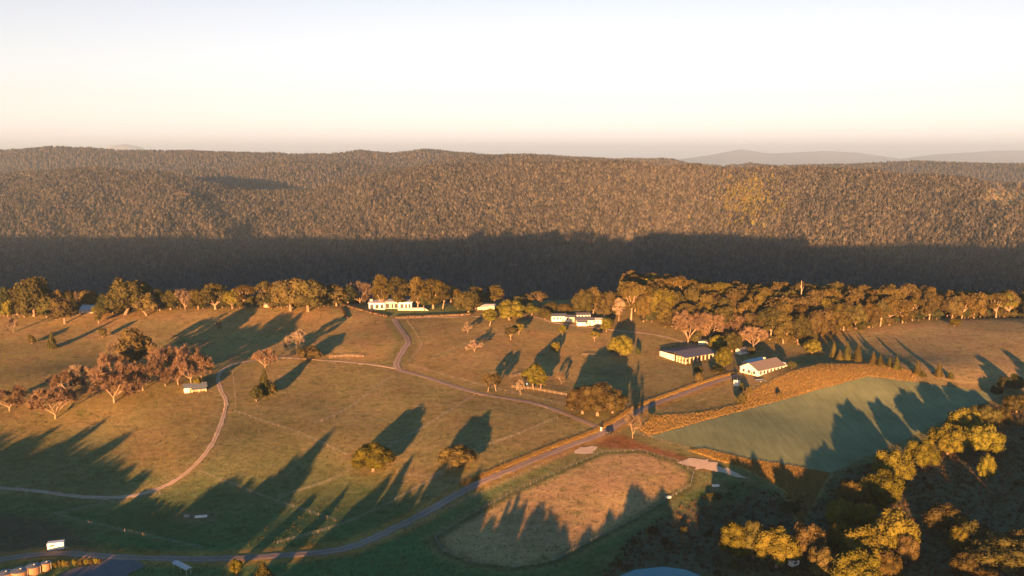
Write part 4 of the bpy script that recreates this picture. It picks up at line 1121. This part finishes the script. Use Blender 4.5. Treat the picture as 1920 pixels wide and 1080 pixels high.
 (1408, 700, 686, 14, 'bush', 'rust', 'small brown shrub before the homestead gable'),
 (1409, 668, 650, 15, 'bush', 'olive', 'small olive shrub by the white outbuilding'),
 (1484, 692, 676, 16, 'bush', 'dark', 'dark shrub at the right end of the homestead'),
 (1390, 738, 716, 14, 'round', 'dark', 'dark upright shrub below the white tank'),
 (1404, 748, 724, 13, 'round', 'rust', 'brown upright shrub on the left of the orange bank'),
 (1390, 764, 736, 16, 'round', 'olive', 'olive shrub at the lower left of the orange bank'),
 (1462, 746, 735, 10, 'bush', 'rust', 'tiny brown shrub alone on the orange bank'),
 (1523, 665, 636, 31, 'dome', 'gold', 'yellow round bush at the wood edge above the homestead'),
 (1789, 612, 597, 22, 'bush', 'gold', 'yellow shrub at the pasture edge under the right wood'),
]
# young conifers in a row above the orange bank
CON = [(1563, 672, 641, 16), (1574, 676, 655, 14), (1588, 676, 640, 17), (1608, 679, 641, 18), (1637, 683, 658, 16), (1650, 686, 664, 17), (1668, 688, 668, 13), (1681, 694, 666, 15), (1720, 702, 675, 15), (1731, 706, 692, 13), (1760, 707, 678, 16), (1782, 710, 696, 15)]
for e in L: tree(e[0], e[1], e[2], e[3] * (1.28 if e[1] < 603 else 1.22 if e[4] == 'bare' else 1.1), e[4], e[5], e[6], RL if e[1] < 603 else None)
for i, (px, ba, to, w) in enumerate(CON):
    tree(px, ba, to, w, 'cone', 'pine' if i % 3 else 'olive', 'young conifer in the row between the orange bank and the upper pasture', 'row of young conifers above the crop field')
# trees of the lower right gully: tops in the sun, feet in the shade
LR = [
 (1805, 822, 764, 54, 'gold', 'golden crowned tree, top of the gully pair beside the crop corner'), (1776, 858, 792, 62, 'gold', 'golden crowned tree, left of the two large round gully trees'),
 (1843, 858, 792, 62, 'gold', 'golden crowned tree, right of the two large round gully trees'), (1846, 804, 756, 46, 'olive', 'duller tree above the right large round gully tree'),
 (1880, 800, 765, 28, 'rust', 'small brown tree at the right of the gully top'), (1905, 776, 738, 40, 'olive', 'olive tree at the right border above the gully'),
 (1727, 884, 822, 50, 'gold', 'half shaded tree between the crop edge and the large round trees'), (1672, 912, 840, 60, 'gold', 'tall golden tree at the lower crop corner'),
 (1652, 958, 880, 64, 'gold', 'golden tree just below the tall one at the crop corner'), (1591, 955, 899, 46, 'gumleaf', 'bronze topped tree at the tip of the orange strip'),
 (1575, 990, 933, 50, 'gold', 'golden topped tree below the bronze topped one'), (1622, 1005, 943, 48, 'gold', 'golden tree with shaded foot in the middle of the gully'),
 (1674, 1045, 953, 70, 'gold', 'large round golden tree at the right of the dense gully clump'), (1578, 1050, 974, 60, 'gold', 'golden tree at the left of the dense gully clump'),
 (1620, 1078, 984, 78, 'gold', 'largest golden tree in the middle of the dense gully clump'), (1604, 1118, 1028, 78, 'gold', 'golden tree at the bottom border under the dense clump'),
 (1662, 1100, 1030, 46, 'gumleaf', 'bronze tree at the lower right of the dense clump'), (1515, 1058, 978, 62, 'rust', 'russet tangled tree left of the dense gully clump'),
 (1545, 1085, 1020, 50, 'rust', 'lower russet tree at the foot of the dense clump'), (1697, 1062, 1000, 40, 'rust', 'pinkish brown tree right of the dense gully clump'),
 (1376, 1048, 977, 52, 'gold', 'golden topped tree at the left end above the pond'), (1412, 1052, 974, 44, 'olive', 'olive tree between two golden tops above the pond'),
 (1456, 1072, 984, 68, 'gold', 'wide golden topped tree right of the pond'), (1848, 905, 850, 28, 'gold', 'small golden tree on the dim lit patch of scrub'),
 (1770, 1004, 941, 66, 'rust', 'pinkish russet tree alone on the dark scrub'), (1818, 1034, 970, 58, 'dark', 'dark tree with a golden left side on the scrub'),
 (1795, 1040, 985, 36, 'gold', 'narrow golden crown left of the dark scrub tree'), (1884, 1085, 1000, 112, 'olive', 'widest olive gold tree in the lower right corner'),
 (1925, 1060, 985, 70, 'rust', 'russet tree cut by the right border of the view'), (1806, 1090, 1035, 40, 'rust', 'russet small tree at the lower right bottom edge'),
 (1850, 1110, 1060, 80, 'rust', 'low russet tree under the widest olive gold tree'), (1883, 732, 705, 22, 'dark', 'dark shrubby tree left of the pair at the crop end'),
 (1902, 736, 700, 24, 'dark', 'dark tree at the far right end of the crop'), (1868, 742, 722, 18, 'dark', 'small dark shrub at the far right crop corner'),
 (1708, 850, 838, 16, 'dark', 'small dark shrub on the lower crop edge'), (1480, 960, 940, 34, 'dark', 'dark low shrub by the orange strip end'),
]
LRLIT = []
for px, ba, to, w, mt_, lb in LR:
    tree(px, ba, to, w * 1.24, 'dome', mt_, lb, 'trees of the lower right gully')
    TP, tw, th = ALLTREES[-1]
    if mt_ != 'dark': LRLIT.append(TP + np.array([0, 0, th * random.uniform(.36, .64)]))
tree(443, 1077, 1047, 26, 'dome', 'gold', 'small round golden tree below the road')
tree(494, 1092, 1050, 42, 'cone', 'olive', 'pointed golden conifer at the bottom edge below the road')
for i, px in enumerate((104, 112, 120, 127, 140, 152, 162, 172, 180, 187)):
    tree(px, 1066 - i * .9, 1051 - i * .5 + random.uniform(-2, 2), random.uniform(8, 12), 'bush', 'rust' if i % 2 else 'gold', 'low orange shrub in the strip between the road and dark yard', 'orange shrubs beside the yard')

# the wood on the right: individual gums from its front edge back over the crest
FRONT = np.array([p[:2] for p in gl([(1195, 603), (1240, 612), (1290, 626), (1330, 634), (1400, 640), (1450, 643), (1500, 647), (1540, 640), (1570, 627), (1620, 621), (1700, 608), (1760, 599), (1850, 597), (1920, 586), (2050, 575)])])
WZ = [(1330, 'the wood behind the long shed'), (1500, 'the wood behind the homestead'), (1640, 'the wood above the row of young conifers'), (9999, 'the wood above the right pasture')]
placed = []
def wood(n_try, lo, hi, hmin, hmax, smin):
    k = 0
    for _ in range(n_try):
        x = random.uniform(FRONT[0, 0], FRONT[-1, 0]); yf = float(np.interp(x, FRONT[:, 0], FRONT[:, 1]))
        y = yf + random.uniform(lo, hi) if hi < 900 else yf + (672 - yf) * random.random() ** .8
        if any((x - a) ** 2 + (y - b_) ** 2 < smin * smin for a, b_ in placed): continue
        placed.append((x, y)); z = float(H(x, y)); P = np.array([x, y, z])
        px, _ = project(P); lab = next(l for t, l in WZ if px < t)
        back = max(0, y - 640) * .25
        h = random.uniform(hmin, hmax) + back; w = h * random.uniform(.62, .85)
        kind = random.choices(['gum', 'round', 'tall'], [.40, .36, .24])[0]
        if kind == 'tall': w *= .7
        mt_ = random.choices(['gumleaf', 'rust', 'olive', 'gold'], [.5, .24, .22, .04])[0]
        row = 'at the front edge of' if y - yf < 9 else ('on the crest of' if y > 630 else 'deep inside')
        lab = {'gumleaf': 'bronze', 'rust': 'rusty', 'olive': 'olive', 'gold': 'golden'}[mt_] + {'gum': ' spreading gum ', 'round': ' dense tree ', 'tall': ' slender tree '}[kind] + row + ' ' + lab
        plant(P, w * random.uniform(1.05, 1.35), h, kind, mt_, lab, 'trees of the right ridge wood'); k += 1
    return k
nw = wood(500, 0, 7, 15, 20, 8.5)
nw += wood(2600, 0, 999, 17, 23, 10.0)
for i in range(75):
    x = FRONT[0, 0] + (FRONT[-1, 0] - FRONT[0, 0]) * (i + random.random()) / 75; y = float(np.interp(x, FRONT[:, 0], FRONT[:, 1])) + random.uniform(1, 9)
    h = random.uniform(3.5, 8); px, _ = project(np.array([x, y, float(H(x, y))]))
    mt_ = random.choice(['olive', 'rust', 'gumleaf', 'dark'])
    plant(np.array([x, y, float(H(x, y))]), h * random.uniform(.9, 1.4), h, 'bush', mt_, {'gumleaf': 'bronze', 'rust': 'rusty', 'olive': 'olive', 'dark': 'dark'}[mt_] + ' understorey shrub at the foot of ' + next(l for t, l in WZ if px < t), 'shrubs along the foot of the wood')
# trees filling behind the left ridge line, on the slope that falls away
for i in range(70):
    px = random.uniform(-60, 1190)
    x0 = (px - 960) / FPX * 655; y = random.uniform(652, 682); P = np.array([x0, y, float(H(x0, y))])
    top = float(np.interp(px, [-60, 60, 400, 620, 700, 900, 1060, 1190], [548, 545, 548, 545, 556, 556, 568, 548])) + random.uniform(-3, 8)
    zt = CZ + float(elev_tan(top)) * y; h = zt - P[2]
    if h < 5: continue
    plant(P, random.uniform(8, 13), h, 'round', random.choice(['dark', 'dark', 'olive']), 'dark evergreen half hidden behind the ridge line trees ' + near_what(px), 'dark evergreens behind the ridge line')
# shrubs and saplings at the foot of the left ridge line
for i in range(64):
    px = -20 + i * 10.6 + random.uniform(-4, 4)
    if 690 < px < 800 or 140 < px < 205: continue
    by = float(np.interp(px, [0, 60, 120, 235, 300, 350, 450, 570, 660], [593, 594, 590, 591, 584, 581, 579, 583, 572])) - random.uniform(1, 7)
    hh = random.uniform(10, 24); kd = random.choice(['dark', 'olive', 'rust', 'dark', 'gumleaf'])
    tree(px, by, by - hh, hh * random.uniform(.8, 1.3), 'bush', kd, {'gumleaf': 'bronze', 'rust': 'rusty', 'olive': 'olive', 'dark': 'dark'}[kd] + ' shrub at the foot of the ridge line trees ' + near_what(px), 'shrubs along the left ridge line')
# a dead white spar above the wood
P = g(1498, 640); Y_ = P[1] + 45; xx = (1498 - 960) / FPX * Y_ * 1.02; zz = float(H(xx, Y_)); zt = CZ + float(elev_tan(526)) * Y_
b = empty('dead_tree', (xx, Y_, zz), 'thin dead white spar rising above the right ridge wood', 'tree'); hh = zt - zz
MB().tube((0, 0, 0), (.2, 0, hh * .6), .55, .38, 7, False).tube((.2, 0, hh * .6), (-.1, 0, hh), .38, .16, 7).part('trunk', M['rail'], b)
MB().tube((.2, 0, hh * .72), (1.5, .2, hh * .86), .2, .08, 5).part('limb', M['rail'], b); MB().tube((.1, 0, hh * .8), (-1.2, -.3, hh * .9), .18, .07, 5).part('limb', M['rail'], b)

# scattered shrubs on the scrub floor of the gully
SCX = np.array([p[:2] for p in SCRUB]); PDX = np.array([p[:2] for p in POND]); k = 0
while k < 46:
    q = rng.uniform(SCX.min(0), SCX.max(0)); qa, qb = np.array([q[0]]), np.array([q[1]])
    if not inside(qa, qb, SCX)[0] or seg_dist(qa, qb, PDX, True)[0] < 4 or inside(qa, qb, PDX)[0] or q[1] < 255 or abs(q[0]) > q[1] * .62: continue
    h = random.uniform(1.2, 3.2); mt_ = random.choice(['dark', 'dark', 'olive', 'rust', 'hedge'])
    plant(np.array([q[0], q[1], float(H(q[0], q[1]))]), h * random.uniform(1.1, 2.0), h, 'bush', mt_, {'dark': 'dark', 'olive': 'olive', 'rust': 'rusty', 'hedge': 'blackish'}[mt_] + ' low shrub scattered on the brown scrub floor', 'low shrubs on the scrub floor'); k += 1

# ------------------------------------------------------------------ tall trees below the view whose shadows reach into it
LIT3 = [g(px, py) + np.array([0, 0, dz]) for px, py, dz in [(105, 1031, .4), (60, 1074, .3), (88, 1068, .3), (110, 1066, .2), (140, 1062, .2), (180, 1058, .2), (443, 1077, .6), (494, 1090, 1.0), (1292, 968, 0), (1292, 945, 0), (1292, 925, 0)]] + LRLIT

def caster(px, py, w, Yt, group='tall trees below the view', lab='unseen tall tree on the near slope whose shadow reaches into the paddocks'):
    P = g(px, py); k = (P[1] - Yt) / SUND[1]
    x = P[0] - SUND[0] * k; zt = P[2] - SUND[2] * k
    for Q in LIT3:
        kq = (Q[1] - Yt) / SUND[1]; xq = Q[0] - SUND[0] * kq
        if abs(xq - x) < w * .5 + 1.0: zt = min(zt, Q[2] - SUND[2] * kq - .3)
    z = float(H(x, Yt)); h = zt - z
    if h > 3.0: plant(np.array([x, Yt, z]), w, h, 'round', 'olive', lab, group).name = 'shade_tree'
CT = [(-70, 800, 15), (-30, 806, 14), (20, 812, 14), (70, 816, 13), (110, 800, 10), (140, 830, 12), (190, 786, 6), (175, 838, 10), (243, 808, 7), (215, 858, 12), (255, 872, 12), (300, 880, 12), (335, 884, 11), (372, 860, 9), (412, 838, 8), (440, 822, 7), (398, 880, 11), (440, 892, 10), (480, 900, 11), (520, 890, 10), (552, 870, 10), (585, 845, 10), (622, 808, 9), (648, 836, 8), (610, 880, 11), (640, 908, 10), (672, 912, 7), (700, 915, 8), (728, 888, 5), (775, 856, 4), (752, 910, 8), (790, 906, 7), (826, 890, 7), (850, 868, 9), (868, 858, 8), (890, 880, 8), (912, 920, 8), (842, 962, 7), (880, 970, 8), (930, 968, 8), (960, 940, 6), (977, 928, 6), (1002, 985, 6), (1036, 946, 12), (1060, 985, 10), (1092, 1012, 9), (1118, 990, 8), (1150, 955, 9), (1186, 908, 9), (1212, 918, 8), (1235, 915, 7), (1262, 900, 8), (1242, 940, 10),
      (1292, 975, 9), (1335, 915, 10), (1372, 912, 9), (1410, 912, 9), (1440, 905, 9), (1468, 925, 8), (1350, 950, 12), (1420, 940, 12), (1552, 816, 4), (1578, 855, 7), (1604, 744, 8), (1622, 800, 10), (1663, 738, 6), (1650, 790, 8), (1700, 725, 8), (1725, 735, 8), (1760, 760, 12), (1800, 745, 14), (1850, 752, 14), (1600, 900, 12), (1690, 850, 10), (1740, 830, 12), (1790, 850, 13), (1865, 830, 14), (1910, 800, 14), (1960, 780, 15), (2010, 760, 15), (2070, 740, 15), (2130, 730, 15), (2200, 720, 15)]
for i, (px, py, w) in enumerate(CT): caster(px, py, w * (1.4 if px < 1500 else 1.05), 178 + (i * 37 % 30))
BASE = np.array([(-80, 815), (60, 818), (130, 832), (190, 840), (215, 868), (330, 888), (400, 898), (480, 910), (560, 905), (640, 925), (700, 940), (800, 945), (860, 985), (950, 1000), (1050, 1020), (1150, 985), (1250, 965), (1272, 985), (1312, 960), (1340, 905), (1400, 893), (1440, 897), (1470, 925), (1490, 955), (1530, 955), (1550, 900), (1600, 890), (1700, 850), (1800, 812), (1900, 780), (2000, 765), (2200, 740)], float)
for i, px in enumerate(np.arange(-70, 2200, 23)):  # unseen filler row, added to close the gaps in the foreground shade
    if 1270 < px < 1314: continue
    caster(px, float(np.interp(px, BASE[:, 0], BASE[:, 1])) + (i * 7 % 9 - 4), 15.5, 160 + (i * 13 % 18))
for i, (px, py, w, L_) in enumerate([(1832, 665, 9, 90), (1850, 690, 10, 70), (1878, 655, 10, 95), (1905, 690, 12, 80), (1900, 598, 9, 120), (1925, 620, 12, 120), (1960, 640, 14, 120)]):
    caster(px, py, w, g(px, py)[1] - L_, 'trees right of the view', 'tall tree right of the crop whose shadow falls on the upper pasture')

# ------------------------------------------------------------------ instanced stuff: far forests, grass, scrub
def hidden_coll(name, objs):
    c = bpy.data.collections.new(name)
    for o in objs: c.objects.link(o)
    return c
def scatter(name, pts, scl, rot, coll, label, pick=None):
    n = len(pts); me = bpy.data.meshes.new(name); me.vertices.add(n)
    me.vertices.foreach_set('co', np.asarray(pts, np.float32).ravel())
    a = me.attributes.new('scl', 'FLOAT_VECTOR', 'POINT'); a.data.foreach_set('vector', np.asarray(scl, np.float32).ravel())
    a = me.attributes.new('rot', 'FLOAT', 'POINT'); a.data.foreach_set('value', np.asarray(rot, np.float32))
    o = bpy.data.objects.new(name, me); COL.objects.link(o); tag(o, label, None, None, 'stuff')
    t = bpy.data.node_groups.new(name, 'GeometryNodeTree')
    t.interface.new_socket('Geometry', in_out='INPUT', socket_type='NodeSocketGeometry'); t.interface.new_socket('Geometry', in_out='OUTPUT', socket_type='NodeSocketGeometry')
    n_ = t.nodes; l = t.links
    gi, go = n_.new('NodeGroupInput'), n_.new('NodeGroupOutput')
    ip = n_.new('GeometryNodeInstanceOnPoints'); ci = n_.new('GeometryNodeCollectionInfo')
    ci.inputs['Collection'].default_value = coll; ci.inputs['Separate Children'].default_value = True; ci.inputs['Reset Children'].default_value = True
    rv = n_.new('FunctionNodeRandomValue'); rv.data_type = 'INT'
    rv.inputs[4].default_value = 0; rv.inputs[5].default_value = len(coll.objects) - 1
    na1 = n_.new('GeometryNodeInputNamedAttribute'); na1.data_type = 'FLOAT_VECTOR'; na1.inputs['Name'].default_value = 'scl'
    na2 = n_.new('GeometryNodeInputNamedAttribute'); na2.data_type = 'FLOAT'; na2.inputs['Name'].default_value = 'rot'
    cx = n_.new('ShaderNodeCombineXYZ'); l.new(na2.outputs[0], cx.inputs[2])
    l.new(gi.outputs[0], ip.inputs['Points']); l.new(ci.outputs[0], ip.inputs['Instance']); ip.inputs['Pick Instance'].default_value = True
    l.new(rv.outputs[2], ip.inputs['Instance Index']); l.new(cx.outputs[0], ip.inputs['Rotation']); l.new(na1.outputs[0], ip.inputs['Scale'])
    l.new(ip.outputs[0], go.inputs[0])
    md = o.modifiers.new('scatter', 'NODES'); md.node_group = t
    return o

def far_tree(i, mat):
    r = np.random.default_rng(900 + i); mb = MB()
    mb.tube((0, 0, -.05), (0, 0, .75), .035, .015, 4, False)
    nb = len(mb.v)
    k = 110; lo = r.uniform(.18, .38)
    u = r.normal(size=(k, 3)); u /= np.linalg.norm(u, axis=1)[:, None]; rr = r.uniform(.55, 1.0, (k, 1))
    C = np.array([0, 0, (1 + lo) / 2]) + u * rr * np.array([.46, .46, (1 - lo) / 2])
    C[:, :2] *= (1 - .45 * np.clip((C[:, 2:] - .6) / .4, 0, 1)) * (1 + .15 * np.sin(C[:, 2:] * 20 + i))
    V, F = quads_at(C, u, .10, jit=.6, r=r)
    me = bpy.data.meshes.new('far_tree'); me.from_pydata(mb.v + [tuple(v) for v in V], [], mb.f + [tuple(int(q) + nb for q in f) for f in F])
    me.materials.append(M['bark_far']); me.materials.append(M[mat])
    mi = np.ones(len(me.polygons), np.int32); mi[:len(mb.f)] = 0; me.polygons.foreach_set('material_index', mi); me.update()
    return bpy.data.objects.new('far_tree', me)
M['farleaf'] = leafy('far forest leaves', (.036, .037, .034), (.100, .088, .072), scale=1.5, hue=.03, vlo=.4, vhi=1.7)
M['fargold'] = leafy('far golden leaves', (.085, .076, .022), (.145, .128, .034), scale=1.5, hue=.02)
M['bark_far'] = paint('far pale bark', (.28, .21, .15), .9)
FT = hidden_coll('forest_trees', [far_tree(i, 'farleaf') for i in range(7)])
FG = hidden_coll('golden_forest_trees', [far_tree(20 + i, 'fargold') for i in range(4)])

def forest(d0, d1, n, hmin, hmax, name, label, scale_k=False):
    a = np.radians(rng.uniform(-34, 34, n)); px = 960 + FPX * np.tan(a); k = 1.24 - .33 * np.clip(px / 1920, -.3, 1.3)
    kk = k if scale_k else 1.0
    d = np.sqrt(rng.uniform(0, 1, n) * ((d1 * kk) ** 2 - (d0 * kk) ** 2) + (d0 * kk) ** 2)
    z = hills(a, d); h = rng.uniform(hmin, hmax, n)
    # leave out what stands wholly behind a nearer crest
    ds = np.linspace(1000, 5400, 180); ga = np.radians(np.linspace(-35, 35, 300))
    AA, DS = np.meshgrid(ga, ds, indexing='ij'); el = (hills(AA, DS) - CZ) / DS; run = np.maximum.accumulate(el, 1)
    ia = np.clip(np.round((np.degrees(a) + 35) / 70 * 299).astype(int), 0, 299); idd = np.clip(np.searchsorted(ds, d) - 1, 0, 179)
    vis = (z + h * 1.3 - CZ) / d > run[ia, idd] - .002
    for p0, p1, q0, q1 in MEAD: vis &= ~((px > p0) & (px < p1) & (d > q0) & (d < q1) & (rng.uniform(0, 1, n) < .93))
    a, d, z, h, px = a[vis], d[vis], z[vis], h[vis], px[vis]
    patch_ = smooth_noise(a, d, 60, 130, 77); h = h * np.clip(1 + .16 * patch_, .6, 1.4)
    pts = np.column_stack([d * np.tan(a), d, z - .5]); w = h * rng.uniform(.30, .52, len(h))
    return pts, np.column_stack([w, w, h]), rng.uniform(0, 6.28, len(h)), px
pts, scl, rot, px = forest(1480, 2560, 84000, 14, 25, '', '', True)
_, py = project(pts)
gold = (np.exp(-((px - 1400) / 45) ** 2 - ((py - 385) / 40) ** 2) > rng.uniform(0, 1, len(px)) * 1.1)
scatter('slope_forest', pts[~gold], scl[~gold], rot[~gold], FT, 'dense brown forest covering the near valley slope')
scatter('golden_forest', pts[gold], scl[gold], rot[gold], FG, 'patch of golden trees in the slope forest')
pts, scl, rot, px = forest(2700, 4100, 42000, 17, 26, '', '', False)
scatter('middle_range_forest', pts, scl, rot, FT, 'forest on the middle range')
pts, scl, rot, px = forest(4150, 5150, 45000, 17, 26, '', '', False)
scatter('far_range_forest', pts, scl, rot, FT, 'forest on the far range')
N_FOREST = (len(pts),)

def tuft(i, mat, n, hgt, spread, wid):
    r = np.random.default_rng(700 + i); a = r.uniform(0, 6.283, n); o = np.stack([np.cos(a), np.sin(a)], 1) * r.uniform(0, spread, (n, 1))
    t = np.stack([-np.sin(a), np.cos(a)], 1) * wid; hh = hgt * r.uniform(.55, 1.1, n); lean = np.stack([np.cos(a), np.sin(a)], 1) * (hh * r.uniform(.1, .5, n))[:, None]
    V = np.stack([np.column_stack([o - t, np.full(n, -.03)]), np.column_stack([o + t, np.full(n, -.03)]), np.column_stack([o + lean, hh])], 1).reshape(-1, 3)
    me = mesh_np('tuft', V, np.arange(n * 3).reshape(-1, 3)); me.materials.append(M[mat]); return bpy.data.objects.new('tuft', me)
M['straw'] = leafy('dry straw grass', (.19, .135, .048), (.30, .21, .075), .25, 2, .012)
M['grass'] = leafy('pasture grass blades', (.070, .056, .018), (.110, .082, .028), .25, 2, .02)
M['scrub'] = leafy('brown scrub', (.050, .038, .025), (.10, .072, .046), .1, 2, .02)
TS = hidden_coll('straw_tufts', [tuft(i, 'straw', 12, 1.1, .45, .07) for i in range(4)])
TG = hidden_coll('grass_tufts', [tuft(10 + i, 'grass', 9, .34, .35, .05) for i in range(4)])
TB = hidden_coll('scrub_tufts', [tuft(20 + i, 'scrub', 26, .8, .6, .07) for i in range(4)])
def area_pts(poly, n):
    P = np.array([p[:2] for p in poly]); lo, hi = P.min(0), P.max(0); q = rng.uniform(lo, hi, (n, 2)); q = q[inside(q[:, 0], q[:, 1], P)]
    return np.column_stack([q, H(q[:, 0], q[:, 1])])
def tufts(name, pts, coll, label, s0, s1):
    s = rng.uniform(s0, s1, len(pts)); scatter(name, pts, np.column_stack([s, s, s * rng.uniform(.8, 1.2, len(pts))]), rng.uniform(0, 6.28, len(pts)), coll, label)
tufts('dry_grass', np.vstack([area_pts(BANK, 46000), area_pts(BANK2, 26000)]), TS, 'tall dry orange grass on the banks round the crop', .4, .85)
RV = []
for pl, o0, o1, nn in ((ROAD[10:], 2.6, 5.0, 8000),):
    c = dense(pl, 1.5); i = rng.integers(0, len(c), nn); t = np.gradient(c, axis=0); t /= np.linalg.norm(t, axis=1)[:, None]
    nrm = np.stack([-t[:, 1], t[:, 0]], 1); q = c[i] + nrm[i] * rng.uniform(o0, o1, (nn, 1)) + rng.normal(0, .4, (nn, 2)); RV.append(np.column_stack([q, H(q[:, 0], q[:, 1])]))
tufts('verge_grass', np.vstack(RV), TS, 'tall dry grass along the upper side of the road', .35, .8)
sc_ = area_pts(SCRUB, 26000); keep = seg_dist(sc_[:, 0], sc_[:, 1], POND, True) > 2; keep &= ~inside(sc_[:, 0], sc_[:, 1], np.array(POND))
tufts('undergrowth', sc_[keep], TB, 'low brown undergrowth on the dark scrub floor', .25, 1.5)
nG = 50000
q = np.column_stack([rng.uniform(-400, 400, nG), 262 + (640 - 262) * rng.uniform(0, 1, nG) ** 1.3]); ok = np.abs(q[:, 0]) < q[:, 1] * .62
for poly in (CROP, BANK, BANK2, SCRUB, POND, YARD, GR1, GR2): ok &= ~inside(q[:, 0], q[:, 1], np.array([p[:2] for p in poly]))
for pl, w in ((ROAD, 3.2), (LANE, 2.4), (DRIVE, 2.6), (TRACK, 1.6)): ok &= seg_dist(q[:, 0], q[:, 1], dense(pl, 4)) > w
q = q[ok]
tufts('pasture_grass', np.column_stack([q, H(q[:, 0], q[:, 1])]), TG, 'tussocks of pasture grass', .6, 1.5)

# ------------------------------------------------------------------ haze over the whole land
hz = MB().box(-40000, 40000, -2200, 36000, -206, 520)
m, n, l, out = new_mat('haze')
pv = n.new('ShaderNodeVolumePrincipled'); pv.inputs['Color'].default_value = (.52, .78, 1.0, 1); pv.inputs['Density'].default_value = 5.4e-5; pv.inputs['Anisotropy'].default_value = .24
l.new(pv.outputs[0], out.inputs['Volume'])
tag(link('haze', hz.mesh('haze'), None, m), 'thin bluish morning haze', None, None, 'stuff')
print('trees', len(ALLTREES), 'wood', nw, 'forest', N_FOREST)
